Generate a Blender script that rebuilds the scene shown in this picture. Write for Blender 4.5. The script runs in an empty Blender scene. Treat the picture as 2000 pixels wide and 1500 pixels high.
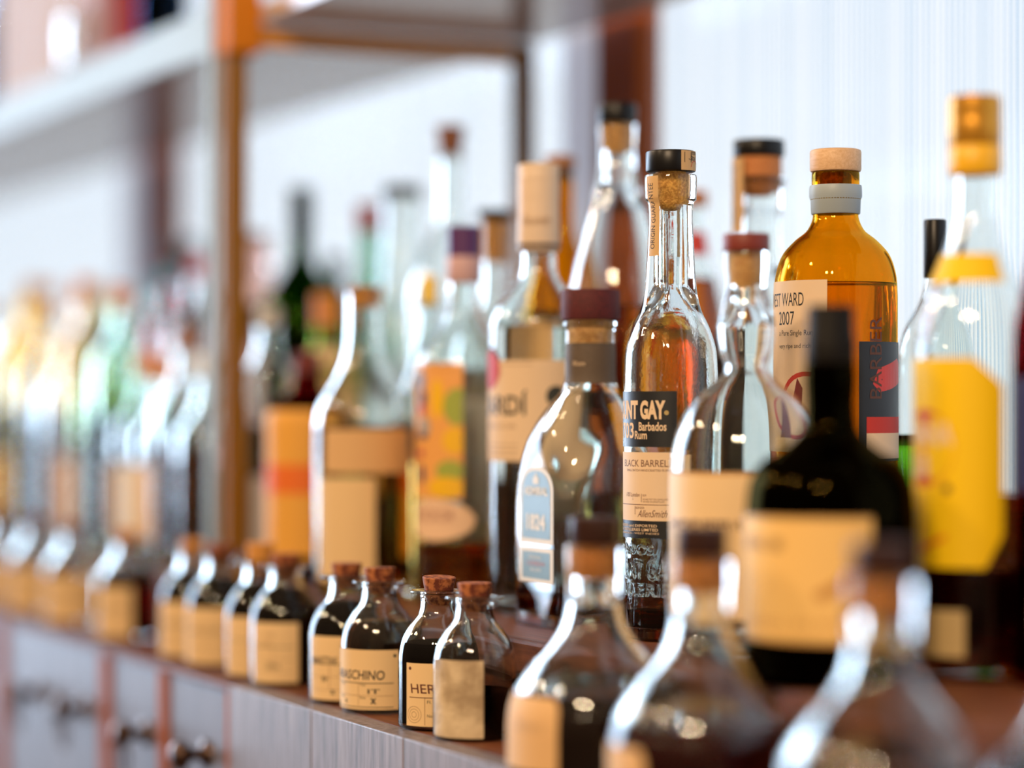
import bpy, bmesh, math, random
from mathutils import Vector
random.seed(7)
C = bpy.context.scene.collection
PI = math.pi

# ------------------------------------------------------------------ camera
CAM = Vector((0.0, -0.63, 1.263))
FPX = 4722.0
HORIZON = 790.0
sc = bpy.context.scene
cd = bpy.data.cameras.new('camera')
cam = bpy.data.objects.new('camera', cd)
C.objects.link(cam)
cam.location = CAM
cam.rotation_euler = (PI/2, 0, math.radians(63.4))
cd.lens = 85
cd.sensor_width = 36
cd.shift_y = (HORIZON-750)/2000
cd.dof.use_dof = True
cd.dof.focus_distance = 1.60
cd.dof.aperture_fstop = 1.45
cd.clip_start = 0.05
sc.camera = cam

# ------------------------------------------------------------------ colour management, sampling limits
sc.view_settings.view_transform = 'Standard'
sc.view_settings.look = 'None'
sc.view_settings.gamma = 1
sc.view_settings.exposure = 0.0
sc.view_settings.use_curve_mapping = False
cy = sc.cycles
cy.max_bounces = 28
cy.transmission_bounces = 26
cy.glossy_bounces = 8
cy.diffuse_bounces = 3
cy.transparent_max_bounces = 12
cy.sample_clamp_indirect = 30
cy.blur_glossy = 0.5
cy.use_denoising = True
try:
    cy.denoiser = 'OPENIMAGEDENOISE'
except Exception:
    pass

# ------------------------------------------------------------------ world: daylight behind the wall, big window to the front left, dim warm room
W = bpy.data.worlds.new('world')
sc.world = W
W.use_nodes = True
nt = W.node_tree
nt.nodes.clear()
N = nt.nodes.new
L = nt.links.new
def mth(op, a, b=None, c=None, clamp=False):
    n = N('ShaderNodeMath'); n.operation = op; n.use_clamp = clamp
    for i, v in enumerate((a, b, c)):
        if v is None: continue
        if isinstance(v, (int, float)): n.inputs[i].default_value = v
        else: L(v, n.inputs[i])
    return n.outputs[0]
def sstep(x, lo, hi):
    n = N('ShaderNodeMapRange'); n.interpolation_type = 'SMOOTHSTEP'
    L(x, n.inputs[0]); n.inputs[1].default_value = lo; n.inputs[2].default_value = hi
    return n.outputs[0]
tc = N('ShaderNodeTexCoord')
sx = N('ShaderNodeSeparateXYZ')
L(tc.outputs['Generated'], sx.inputs[0])
dx, dy, dz = sx.outputs
# azimuth of the direction, measured from -X towards -Y (degrees-ish)
az = mth('ARCTAN2', mth('MULTIPLY', dy, -1.0), mth('MULTIPLY', dx, -1.0))     # 0 = -X, + = towards -Y
win = mth('MULTIPLY', sstep(az, -0.16, -0.10), mth('SUBTRACT', 1.0, sstep(az, 0.47, 0.54)))
win = mth('MULTIPLY', win, mth('MULTIPLY', sstep(dz, -0.14, -0.08), mth('SUBTRACT', 1.0, sstep(dz, 0.36, 0.44))))
mulw = mth('ABSOLUTE', mth('SUBTRACT', az, 0.08))
win = mth('MULTIPLY', win, sstep(mulw, 0.015, 0.03))
out = sstep(dy, 0.02, 0.10)                                                    # beyond the wall
def rgb(c):
    n = N('ShaderNodeRGB'); n.outputs[0].default_value = (*c, 1); return n.outputs[0]
def mix(f, a, b):
    n = N('ShaderNodeMix'); n.data_type = 'RGBA'; L(f, n.inputs[0]); L(a, n.inputs[6]); L(b, n.inputs[7]); return n.outputs[2]
ceil_f = sstep(dz, -0.5, 0.9)
room = mix(ceil_f, rgb((0.05, 0.022, 0.010)), rgb((0.34, 0.22, 0.13)))
room = mix(win, room, rgb((8.4, 10.6, 13.6)))
sky = mix(sstep(dz, 0.02, 0.30), rgb((1.14, 1.15, 1.16)), rgb((0.98, 1.03, 1.12)))
sky = mix(sstep(dz, -0.30, -0.03), rgb((0.42, 0.34, 0.28)), sky)
col = mix(out, room, sky)
bg = N('ShaderNodeBackground'); L(col, bg.inputs[0]); bg.inputs[1].default_value = 1.0
wo = N('ShaderNodeOutputWorld'); L(bg.outputs[0], wo.inputs[0])
W.cycles.sampling_method = 'MANUAL'
W.cycles.sample_map_resolution = 1024

# ------------------------------------------------------------------ warm lamps of the bar, above and behind the camera
def lamp(name, loc, power, rad, colr):
    l = bpy.data.lights.new(name, 'POINT'); l.energy = power; l.shadow_soft_size = rad; l.color = colr
    o = bpy.data.objects.new(name, l); C.objects.link(o); o.location = loc
WARM = (1.0, 0.72, 0.45)
for lx, ly, lz, le in ((0.25, -1.10, 2.30, 92), (-0.10, -1.30, 2.25, 78), (-1.30, -1.55, 2.50, 50), (-2.60, -1.50, 2.50, 62), (-3.90, -1.50, 2.50, 50)):
    lamp('pendant_light', (lx, ly, lz), le*0.84, 0.07, WARM)

# ------------------------------------------------------------------ geometry of the place (metres)
LOW = 1.05             # top of the low ledge
TOP = 1.108            # top of the raised tier
WALL = 0.424           # back wall
SHELF = CAM.z+0.343    # underside of the upper shelf

sA, cA = math.sin(math.radians(63.4)), math.cos(math.radians(63.4))
VIEW = Vector((-sA, cA, 0)); RIGHT = Vector((cA, sA, 0))
def spot(px, yin):
    """place on the bar: column px of the photograph, yin metres behind the front edge"""
    r = (px-1000)/FPX
    yp = yin-CAM.y
    s = yp*(sA-cA*r)/(cA+sA*r)
    depth = sA*s+cA*yp
    return -s, yin, depth, FPX/depth/1000.0     # x, y, depth, pixels per millimetre

# ------------------------------------------------------------------ materials
MATS = {}
def new_mat(name):
    m = bpy.data.materials.new(name); m.use_nodes = True
    b = m.node_tree.nodes['Principled BSDF']
    return m, b
def simple(name, col, rough=0.5, metal=0.0, spec=0.5, coat=0.0):
    key = (name, col, rough, metal, spec, coat)
    if key in MATS: return MATS[key]
    m, b = new_mat(name)
    b.inputs['Base Color'].default_value = (*col, 1)
    b.inputs['Roughness'].default_value = rough
    b.inputs['Metallic'].default_value = metal
    b.inputs['Specular IOR Level'].default_value = spec
    b.inputs['Coat Weight'].default_value = coat
    t = m.node_tree
    no = t.nodes.new('ShaderNodeTexNoise'); no.inputs['Scale'].default_value = 60
    tcn = t.nodes.new('ShaderNodeTexCoord'); t.links.new(tcn.outputs['Object'], no.inputs['Vector'])
    mr = t.nodes.new('ShaderNodeMapRange'); t.links.new(no.outputs[0], mr.inputs[0])
    mr.inputs[3].default_value = max(0, rough-0.05); mr.inputs[4].default_value = min(1, rough+0.05)
    t.links.new(mr.outputs[0], b.inputs['Roughness'])
    MATS[key] = m
    return m
def glass(name, col=(0.97, 0.985, 0.975), ior=1.47, rough=0.0, bump=0.0, bscale=300):
    key = ('g', name, col, ior, rough, bump)
    if key in MATS: return MATS[key]
    m = bpy.data.materials.new(name); m.use_nodes = True
    t = m.node_tree; t.nodes.clear()
    g = t.nodes.new('ShaderNodeBsdfGlass'); g.inputs['Color'].default_value = (*col, 1)
    g.inputs['IOR'].default_value = ior; g.inputs['Roughness'].default_value = rough
    o = t.nodes.new('ShaderNodeOutputMaterial'); t.links.new(g.outputs[0], o.inputs[0])
    tcn = t.nodes.new('ShaderNodeTexCoord')
    no = t.nodes.new('ShaderNodeTexNoise'); no.inputs['Scale'].default_value = bscale if bump else 25
    no.inputs['Detail'].default_value = 1
    bp = t.nodes.new('ShaderNodeBump'); bp.inputs['Strength'].default_value = bump if bump else 0.02
    bp.inputs['Distance'].default_value = 0.0008
    t.links.new(tcn.outputs['Object'], no.inputs['Vector']); t.links.new(no.outputs[0], bp.inputs['Height'])
    t.links.new(bp.outputs[0], g.inputs['Normal'])
    MATS[key] = m
    return m
def wood(name, c1, c2, rough=0.4, axis='X', scale=12, spec=0.5, coat=0.0):
    key = ('w', name, c1, c2, rough, axis, scale, coat)
    if key in MATS: return MATS[key]
    m, b = new_mat(name)
    t = m.node_tree
    tcn = t.nodes.new('ShaderNodeTexCoord'); mp = t.nodes.new('ShaderNodeMapping')
    st = {'X': (1, 14, 14), 'Y': (14, 1, 14), 'Z': (14, 14, 1)}[axis]
    mp.inputs['Scale'].default_value = st
    t.links.new(tcn.outputs['Object'], mp.inputs[0])
    no = t.nodes.new('ShaderNodeTexNoise'); no.inputs['Scale'].default_value = scale; no.inputs['Detail'].default_value = 6
    no.inputs['Roughness'].default_value = 0.65
    t.links.new(mp.outputs[0], no.inputs['Vector'])
    cr = t.nodes.new('ShaderNodeValToRGB')
    cr.color_ramp.elements[0].position = 0.32; cr.color_ramp.elements[0].color = (*c1, 1)
    cr.color_ramp.elements[1].position = 0.68; cr.color_ramp.elements[1].color = (*c2, 1)
    t.links.new(no.outputs[0], cr.inputs[0]); t.links.new(cr.outputs[0], b.inputs['Base Color'])
    bp = t.nodes.new('ShaderNodeBump'); bp.inputs['Strength'].default_value = 0.25; bp.inputs['Distance'].default_value = 0.0006
    t.links.new(no.outputs[0], bp.inputs['Height']); t.links.new(bp.outputs[0], b.inputs['Normal'])
    b.inputs['Roughness'].default_value = rough
    b.inputs['Specular IOR Level'].default_value = spec
    b.inputs['Coat Weight'].default_value = coat; b.inputs['Coat Roughness'].default_value = 0.2
    MATS[key] = m
    return m
def corkmat(name, c1, c2, scale=420):
    key = ('c', name, c1, c2)
    if key in MATS: return MATS[key]
    m, b = new_mat(name)
    t = m.node_tree
    tcn = t.nodes.new('ShaderNodeTexCoord')
    no = t.nodes.new('ShaderNodeTexNoise'); no.inputs['Scale'].default_value = scale; no.inputs['Detail'].default_value = 3
    t.links.new(tcn.outputs['Object'], no.inputs['Vector'])
    cr = t.nodes.new('ShaderNodeValToRGB')
    cr.color_ramp.elements[0].position = 0.40; cr.color_ramp.elements[0].color = (*c1, 1)
    cr.color_ramp.elements[1].position = 0.60; cr.color_ramp.elements[1].color = (*c2, 1)
    t.links.new(no.outputs[0], cr.inputs[0]); t.links.new(cr.outputs[0], b.inputs['Base Color'])
    bp = t.nodes.new('ShaderNodeBump'); bp.inputs['Strength'].default_value = 0.5; bp.inputs['Distance'].default_value = 0.0006
    t.links.new(no.outputs[0], bp.inputs['Height']); t.links.new(bp.outputs[0], b.inputs['Normal'])
    b.inputs['Roughness'].default_value = 0.7
    MATS[key] = m
    return m
CLEAR = glass('clear_glass')
CREAM = simple('cream_paper', (0.80, 0.60, 0.40), 0.65, spec=0.3)
TAN = simple('tan_paper', (0.72, 0.45, 0.21), 0.7, spec=0.3)
KRAFT = simple('kraft_label', (0.82, 0.58, 0.30), 0.7, spec=0.3)
WHITE = simple('white_paper', (0.82, 0.80, 0.76), 0.6)
BLACKP = simple('black_paper', (0.012, 0.014, 0.018), 0.42)
INK = simple('black_ink', (0.015, 0.014, 0.013), 0.6)
BROWNINK = simple('brown_ink', (0.13, 0.035, 0.02), 0.6)
REDINK = simple('red_ink', (0.55, 0.03, 0.015), 0.6)
BLACKCAP = simple('black_plastic', (0.006, 0.006, 0.007), 0.35, spec=0.3)
CORK = corkmat('cork', (0.13, 0.022, 0.006), (0.46, 0.15, 0.045), 300)
CORKL = corkmat('light_cork', (0.62, 0.30, 0.08), (0.82, 0.47, 0.16))
CORKD = corkmat('dark_cork', (0.14, 0.045, 0.018), (0.30, 0.11, 0.045))

# ------------------------------------------------------------------ mesh helpers
def mesh_obj(name, verts, faces, mat, parent=None, smooth=True, loc=None):
    me = bpy.data.meshes.new(name)
    me.from_pydata([tuple(v) for v in verts], [], faces)
    me.update()
    if mat: me.materials.append(mat)
    if smooth: me.shade_smooth()
    o = bpy.data.objects.new(name, me); C.objects.link(o)
    if parent: o.parent = parent
    if loc: o.location = loc
    return o
def thing(name, label, cat, loc=(0, 0, 0), group=None):
    o = bpy.data.objects.new(name, None); C.objects.link(o)
    o.empty_display_size = 0.02
    o.location = loc; o['label'] = label; o['category'] = cat
    if group: o['group'] = group
    return o
def struct(o):
    o['kind'] = 'structure'; return o
def bevel_box(name, lo, hi, mat, parent=None, bev=0.001, seg=2):
    bm = bmesh.new()
    bmesh.ops.create_cube(bm, size=1)
    ce = [(lo[i]+hi[i])/2 for i in range(3)]; sz = [hi[i]-lo[i] for i in range(3)]
    for v in bm.verts: v.co = Vector([ce[i]+v.co[i]*sz[i] for i in range(3)])
    if bev: bmesh.ops.bevel(bm, geom=list(bm.edges), offset=bev, segments=seg, affect='EDGES', profile=0.6)
    me = bpy.data.meshes.new(name); bm.to_mesh(me); bm.free()
    me.materials.append(mat)
    o = bpy.data.objects.new(name, me); C.objects.link(o)
    if parent: o.parent = parent
    return o
def catmull(pts, sub=6):
    """pts: (r, z); a repeated point makes a sharp corner"""
    out = []
    runs, cur = [], [pts[0]]
    for p in pts[1:]:
        if abs(p[0]-cur[-1][0]) < 1e-9 and abs(p[1]-cur[-1][1]) < 1e-9:
            runs.append(cur); cur = [p]
        else: cur.append(p)
    runs.append(cur)
    for run in runs:
        n = len(run)
        for i in range(n-1):
            p1, p2 = run[i], run[i+1]
            p0 = run[i-1] if i > 0 else (2*p1[0]-p2[0], 2*p1[1]-p2[1])
            p3 = run[i+2] if i+2 < n else (2*p2[0]-p1[0], 2*p2[1]-p1[1])
            d = [max(1e-9, math.hypot(b[0]-a[0], b[1]-a[1])**0.5) for a, b in ((p0, p1), (p1, p2), (p2, p3))]
            for k in range(sub if n > 2 else 1):
                t = k/(sub if n > 2 else 1)
                q = []
                for c in (0, 1):
                    m1 = ((p1[c]-p0[c])/d[0]-(p2[c]-p0[c])/(d[0]+d[1])+(p2[c]-p1[c])/d[1])*d[1]
                    m2 = ((p2[c]-p1[c])/d[1]-(p3[c]-p1[c])/(d[1]+d[2])+(p3[c]-p2[c])/d[2])*d[1]
                    t2, t3 = t*t, t*t*t
                    q.append((2*t3-3*t2+1)*p1[c]+(t3-2*t2+t)*m1+(-2*t3+3*t2)*p2[c]+(t3-t2)*m2)
                out.append((max(q[0], 1e-5), q[1]))
        out.append(run[-1])
    res = []
    for p in out:
        if not res or math.hypot(p[0]-res[-1][0], p[1]-res[-1][1]) > 1e-6: res.append(p)
    return res
def ring_radius(r, a, sq):
    """sq: None or (half width x, half width y, roundness) limiting the radius to a rounded box"""
    if sq is None: return r
    hx, hy = sq[0], sq[1]
    p = 10.0
    rs = ((abs(math.cos(a))/hx)**p+(abs(math.sin(a))/hy)**p)**(-1/p)
    q = 14.0
    return ((1/r)**q+(1/rs)**q)**(-1/q) if r > 1e-4 else r
def lathe(name, prof, mat, parent, n=48, sq=None, phase=0.0, caps=True, fac=0.0):
    """prof: list (r, z) from bottom to top (or any closed run); ends are closed at the axis"""
    verts, faces = [], []
    rings = []
    for (r, z) in prof:
        base = len(verts)
        if r < 2e-5:
            verts.append((0, 0, z)); rings.append((base, 1)); continue
        for k in range(n):
            a = phase+2*PI*k/n
            s = None if sq is None else (sq[0]-fac*0, sq[1]-fac*0)
            rr = ring_radius(r, a, s)
            verts.append((rr*math.cos(a), rr*math.sin(a), z))
        rings.append((base, n))
    for (b0, n0), (b1, n1) in zip(rings, rings[1:]):
        if n0 == 1 and n1 == 1: continue
        for k in range(n):
            k2 = (k+1) % n
            if n0 == 1: faces.append((b0, b1+k2, b1+k))
            elif n1 == 1: faces.append((b0+k, b0+k2, b1))
            else: faces.append((b0+k, b0+k2, b1+k2, b1+k))
    if caps:
        if rings[0][1] != 1: faces.append(tuple(reversed(range(rings[0][0], rings[0][0]+n))))
        if rings[-1][1] != 1: faces.append(tuple(range(rings[-1][0], rings[-1][0]+n)))
    o = mesh_obj(name, verts, faces, mat, parent)
    return o
def offset_profile(prof, t):
    """inner profile, moved inwards by t"""
    out = []
    n = len(prof)
    for i, (r, z) in enumerate(prof):
        a = prof[max(0, i-1)]; b = prof[min(n-1, i+1)]
        tx, tz = b[0]-a[0], b[1]-a[1]
        l = math.hypot(tx, tz) or 1
        nx, nz = tz/l, -tx/l       # outward normal when going up
        out.append((max(r-nx*t, 0.0012), z-nz*t))
    return out
def smooth_by_angle(o, deg=35):
    me = o.data
    try:
        me.set_sharp_from_angle(angle=math.radians(deg))
    except Exception: pass

# text as flat outlines
TXT = {}
def text_geo(s, bold=0.0, shear=0.0, detail=3):
    key = (s, bold, shear)
    if key in TXT: return TXT[key]
    cu = bpy.data.curves.new('t', 'FONT'); cu.body = s; cu.size = 1.0; cu.offset = bold; cu.shear = shear
    cu.align_x = 'LEFT'; cu.resolution_u = detail
    ob = bpy.data.objects.new('t', cu); C.objects.link(ob)
    dg = bpy.context.evaluated_depsgraph_get(); dg.update()
    me = bpy.data.meshes.new_from_object(ob.evaluated_get(dg))
    bm = bmesh.new(); bm.from_mesh(me)
    bmesh.ops.triangulate(bm, faces=bm.faces)
    for _ in range(2):
        es = [e for e in bm.edges if e.calc_length() > 0.30]
        if es: bmesh.ops.subdivide_edges(bm, edges=es, cuts=1); bmesh.ops.triangulate(bm, faces=bm.faces)
    v = [(x.co.x, x.co.y) for x in bm.verts]
    f = [tuple(x.index for x in (p.verts if p.normal.z > 0 else reversed(p.verts))) for p in bm.faces]
    bm.verts.index_update()
    bm.free(); bpy.data.meshes.remove(me); bpy.data.objects.remove(ob); bpy.data.curves.remove(cu)
    x0 = min(p[0] for p in v); x1 = max(p[0] for p in v); y0 = min(p[1] for p in v); y1 = max(p[1] for p in v)
    g = ([((x-x0)/(x1-x0), (y-y0)/(y1-y0)) for x, y in v], f)
    TXT[key] = g
    return g
def put_text(s, surf, u0, u1, v0, v1, mat, parent, w=0.0002, bold=0.0, shear=0.0, vert=False, name='lettering'):
    """surf(u, v, w) -> local point; text fills the box u0..u1 (left to right), v0..v1 (bottom to top)"""
    vs, fs = text_geo(s, bold, shear)
    if vert:   # reads upwards
        pts = [surf(u1-(u1-u0)*y, v0+(v1-v0)*x, w) for x, y in vs]
    else:
        pts = [surf(u0+(u1-u0)*x, v0+(v1-v0)*y, w) for x, y in vs]
    return mesh_obj(name, pts, fs, mat, parent, smooth=False)
def patch(name, surf, left, right, v0, v1, mat, parent, w=0.00012, nu=24, nv=10, thick=True, serr=0):
    """sheet between left(v) and right(v) with v from v0 to v1"""
    lf = left if callable(left) else (lambda v: left)
    rf = right if callable(right) else (lambda v: right)
    verts, faces = [], []
    if serr: nu = serr*2
    for j in range(nv+1):
        t = j/nv; v = v0+(v1-v0)*t
        for i in range(nu+1):
            vv = v
            if serr and j == 0 and i % 2: vv = v0+0.0008
            u = lf(v)+(rf(v)-lf(v))*i/nu
            verts.append(surf(u, vv, w))
    for j in range(nv):
        for i in range(nu):
            a = j*(nu+1)+i
            faces.append((a, a+1, a+nu+2, a+nu+1))
    o = mesh_obj(name, verts, faces, mat, parent)
    return o
def poly_patch(name, surf, pts, mat, parent, w=0.0002, smooth=False):
    """filled outline given in (u, v)"""
    bm = bmesh.new()
    vs = [bm.verts.new((u, v, 0)) for u, v in pts]
    bm.faces.new(vs)
    bmesh.ops.triangulate(bm, faces=bm.faces)
    ex = max(p[0] for p in pts)-min(p[0] for p in pts)
    for _ in range(3):
        es = [e for e in bm.edges if e.calc_length() > max(ex/6, 0.0015)]
        if es:
            bmesh.ops.subdivide_edges(bm, edges=es, cuts=1); bmesh.ops.triangulate(bm, faces=bm.faces)
    bm.verts.index_update()
    V = [surf(v.co.x, v.co.y, w) for v in bm.verts]
    F = [tuple(x.index for x in (f.verts if f.normal.z > 0 else reversed(f.verts))) for f in bm.faces]
    bm.free()
    return mesh_obj(name, V, F, mat, parent, smooth=smooth)
def disc(cx, cy, r, n=28, r2=None):
    return [(cx+r*math.cos(2*PI*i/n), cy+(r2 or r)*math.sin(2*PI*i/n)) for i in range(n)]
def ringpoly(surf, cx, cy, r, t, mat, parent, name='printed_ring', w=0.0002, n=36, a0=0, a1=2*PI):
    V, F = [], []
    for i in range(n+1):
        a = a0+(a1-a0)*i/n
        V.append(surf(cx+r*math.cos(a), cy+r*math.sin(a), w)); V.append(surf(cx+(r-t)*math.cos(a), cy+(r-t)*math.sin(a), w))
    for i in range(n): F.append((2*i+1, 2*i, 2*i+2, 2*i+3))
    return mesh_obj(name, V, F, mat, parent, smooth=False)

# ------------------------------------------------------------------ bottle builder
PLACED = []
class Bottle:
    def __init__(s, name, label, px, yin, prof, base=TOP, mat=None, wall=2.4, bottom=6, n=56, corner=4, sq=None,
                 liquid=None, level=None, bore=None, group=None, sub=6, cat='bottle', solid=False, x=None, yc=None):
        s.x, s.y, s.depth, s.k = spot(px, yin)
        s.px, s.base = px, base
        s.root = thing(name, label, cat, (s.x, s.y, base+0.0004), group)
        s.phi = math.atan2(CAM.y-s.y, CAM.x-s.x)
        mm = 0.001
        rb = prof[-1][0]/s.k*mm
        pts = [(rb-corner*mm, 0.0), (rb-corner*0.3*mm, corner*0.3*mm), (rb, corner*mm), (rb, corner*mm)]
        up = []
        for p in reversed(prof):
            q = (p[0]/s.k*mm, s.zy(p[1]))
            up.append(q)
        pts = pts+up
        s.outer = catmull([(0.0001, 0.0015), (rb*0.6, 0.0012), (rb-corner*mm, 0.0), (rb-corner*mm, 0.0)]+pts[1:], sub)
        s.sq = sq
        s.R = rb if sq is None else max(sq[:2])
        PLACED.append((label, s.x, s.y, rb if sq is None else min(rb, (sq[0]+sq[1])/2), base))
        side = [p for p in s.outer if p[1] >= corner*mm]
        inner = [p for p in offset_profile(side, wall*mm) if p[1] > bottom*mm]
        zt = side[-1][1]
        ups = [p for p in side if p[1] > 0.5*zt]
        nk = min(ups, key=lambda p: p[0]); rn = max(nk[0]-wall*mm, 0.003)
        inner = [(r, z) for r, z in inner if z < nk[1]]
        inner = inner+[(rn, nk[1]+(zt-nk[1])*q/3) for q in range(4)]
        s.rn = rn
        if bore:      # thick glass at the finish: a narrow bore down to a photo row, then opening out
            br, by = bore[0]/s.k*mm, s.zy(bore[1])
            zs = sorted(set([z for r, z in inner]))
            inner = [(min(r, br+max(0, (by-z))*0.55), z) for r, z in inner]
            s.rn = br
        inner = [p for p in inner if p[1] <= side[-1][1]]
        r0 = inner[0][0]
        floor = [(0.00001, bottom*mm*1.5), (r0*0.6, bottom*mm*1.25), (r0-3*mm, bottom*mm), (r0-0.8*mm, bottom*mm+0.8*mm)]
        s.inner = floor+[(r0, bottom*mm+3*mm)]+[p for p in inner if p[1] > bottom*mm+3*mm]
        top = side[-1]
        s.glassmat = mat or CLEAR
        closed = s.outer+[(top[0]-0.4*wall*mm, top[1]+0.25*mm)]+list(reversed(s.inner))
        s.shell(closed, n, wall)
        if liquid:
            lz = s.zy(level) if level is not None else side[-1][1]*0.6
            ov = wall*mm*0.25
            lp = [(max(r+ov, 0.00001) if r > 0.0005 else r, z-(ov if z < bottom*mm*1.6 else 0)) for r, z in s.inner]
            lp = [p for p in lp if p[1] < lz-0.0006]
            rt = lp[-1][0]
            # radius at the surface
            for (a, b) in zip(s.inner, s.inner[1:]):
                if a[1] <= lz <= b[1] and b[1] > a[1]:
                    rt = a[0]+(b[0]-a[0])*(lz-a[1])/(b[1]-a[1])+ov
            lp = lp+[(rt, lz), (rt*0.97, lz-0.0004), (0.00001, lz-0.0004)]
            s.liq = lathe('liquid', lp, liquid, s.root, n, sq=None if sq is None else (sq[0]-wall*mm*0.75, sq[1]-wall*mm*0.75))
    def shell(s, closed, n, wall):
        if s.sq is None:
            s.glass = lathe('glass_body', closed, s.glassmat, s.root, n, caps=False)
            return
        # outer with the full box, inner with the smaller box
        no = len(s.outer)+1
        verts, faces, rings = [], [], []
        n = max(n, 96)
        for i, (r, z) in enumerate(closed):
            d = 0 if i < no else wall*0.001
            b = len(verts)
            if r < 1e-3 and (i == 0 or i == len(closed)-1):
                verts.append((0, 0, z)); rings.append((b, 1)); continue
            for k in range(n):
                a = 2*PI*(k+0.5)/n
                rr = ring_radius(r, a, (s.sq[0]-d, s.sq[1]-d))
                verts.append((rr*math.cos(a), rr*math.sin(a), z))
            rings.append((b, n))
        for (b0, n0), (b1, n1) in zip(rings, rings[1:]):
            for k in range(n):
                k2 = (k+1) % n
                if n0 == 1: faces.append((b0, b1+k2, b1+k))
                elif n1 == 1: faces.append((b0+k, b0+k2, b1))
                else: faces.append((b0+k, b0+k2, b1+k2, b1+k))
        s.glass = mesh_obj('glass_body', verts, faces, s.glassmat, s.root)
    def zy(s, y):              # photo row -> height above the bottle's base
        return CAM.z-(y-HORIZON)/s.k*0.001-s.base
    def mm(s, px): return px/s.k*0.001
    def rad(s, z):             # outer radius at height z
        prev = s.outer[0]
        for p in s.outer:
            if p[1] >= z and p[1] > prev[1] and p[1] > 0.002:
                t = (z-prev[1])/(p[1]-prev[1]) if p[1] > prev[1] else 0
                return prev[0]+(p[0]-prev[0])*max(0, min(1, t))
            prev = p
        return s.outer[-1][0]
    def surf(s, off=0.0003, R=None):
        """u = arc length from the point facing the camera, v = height, w = outward"""
        R0 = R if R else s.R
        def f(u, v, w):
            r = (s.rad(v) if R is None else R)+w+off
            a = s.phi+u/R0
            return (r*math.cos(a), r*math.sin(a), v)
        return f
    def U(s, deg, R=None): return math.radians(deg)*(R or s.R)
    def X(s, x, Rpx=None, R=None):      # photo column -> arc length
        Rp = Rpx or (R or s.R)*1000*s.k
        return math.asin(max(-1, min(1, (x-s.px)/Rp)))*(R or s.R)
    def turned(s, name, prof, mat, n=40, parent=None, sub=1, sharp=True):
        """prof (Rpx, y) top to bottom in photo pixels"""
        p = [(a/s.k*0.001, s.zy(y)) for a, y in reversed(prof)]
        o = lathe(name, p if sub == 1 else catmull(p, sub), mat, parent or s.root, n)
        if sharp: smooth_by_angle(o, 40)
        return o
    def cap(s, name, x0, x1, y0, y1, mat, bev=2.0, n=40, taper=0.0, parent=None):
        R = (x1-x0)/2
        rb = R-taper
        b = min(bev, (y1-y0)*0.3)
        pr = [(R-b, y0), (R-b*0.3, y0+b*0.3), (R, y0+b), (rb, y1-b), (rb-b*0.3, y1-b*0.3), (rb-b, y1)]
        return s.turned(name, pr, mat, n, parent)

# ================================================================== THE SETTING
WOODB = wood('red_brown_wood', (0.09, 0.022, 0.008), (0.22, 0.065, 0.020), 0.6, 'X', 10, spec=0.25)
WOODT = wood('counter_wood', (0.085, 0.026, 0.011), (0.22, 0.075, 0.032), 0.5, 'X', 14, spec=0.2)
WOODF = wood('plank_wood', (0.085, 0.065, 0.060), (0.31, 0.26, 0.27), 0.45, 'Z', 15, spec=0.35)
WOODD = wood('drawer_wood', (0.12, 0.11, 0.135), (0.19, 0.18, 0.215), 0.45, 'Z', 6, spec=0.24)
WOODM = wood('mullion_wood', (0.30, 0.055, 0.010), (0.42, 0.11, 0.022), 0.75, 'Z', 6, spec=0.1)
BRASS = simple('golden_brown_lacquer', (0.27, 0.125, 0.012), 0.55, 0.0, spec=0.12)
STRIPE = wood('stile_wood', (0.28, 0.065, 0.016), (0.42, 0.12, 0.032), 0.7, 'Z', 8, spec=0.15)

# back wall below the windows and above
XL, XR = -7.0, 0.9
WH = 2.6
wl = struct(bevel_box('wall_back', (XL, WALL, TOP-0.6), (XR, WALL+0.10, TOP+0.09), WOODB, bev=0))
wt = struct(bevel_box('wall_top', (XL, WALL, 2.05), (XR, WALL+0.10, WH), WOODB, bev=0))
def mullion(x0, x1, i):
    struct(bevel_box('trim_%d' % i, (x0, WALL+0.018, TOP+0.09), (x1, WALL+0.045, 2.05), WOODM, bev=0.002))
BRIGHTTRIM = bpy.data.materials.new('brightened_trim'); BRIGHTTRIM.use_nodes = True  # grey trim made translucent so that outside light brightens it
_t = BRIGHTTRIM.node_tree; _t.nodes.clear()
_a = _t.nodes.new('ShaderNodeBsdfTranslucent'); _a.inputs[0].default_value = (0.88, 0.90, 0.97, 1)
_b = _t.nodes.new('ShaderNodeBsdfDiffuse'); _b.inputs[0].default_value = (0.7, 0.72, 0.8, 1)
_n = _t.nodes.new('ShaderNodeTexNoise'); _n.inputs['Scale'].default_value = 30
_r = _t.nodes.new('ShaderNodeMapRange'); _r.inputs[3].default_value = 0.22; _r.inputs[4].default_value = 0.30
_m = _t.nodes.new('ShaderNodeMixShader'); _t.links.new(_n.outputs[0], _r.inputs[0]); _t.links.new(_r.outputs[0], _m.inputs[0])
_t.links.new(_a.outputs[0], _m.inputs[1]); _t.links.new(_b.outputs[0], _m.inputs[2])
_o = _t.nodes.new('ShaderNodeOutputMaterial'); _t.links.new(_m.outputs[0], _o.inputs[0])
mullion(-1.967, -1.893, 1)
mullion(-3.314, -3.212, 2)
mullion(-4.660, -4.555, 3)
mullion(-6.2, -5.9, 4)
struct(bevel_box('trim_5', (-2.040, WALL+0.022, TOP+0.09), (-1.9675, WALL+0.045, 2.05), BRIGHTTRIM, bev=0.002))
struct(bevel_box('trim_6', (-3.420, WALL+0.022, TOP+0.09), (-3.3145, WALL+0.045, 2.05), BRIGHTTRIM, bev=0.002))

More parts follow.
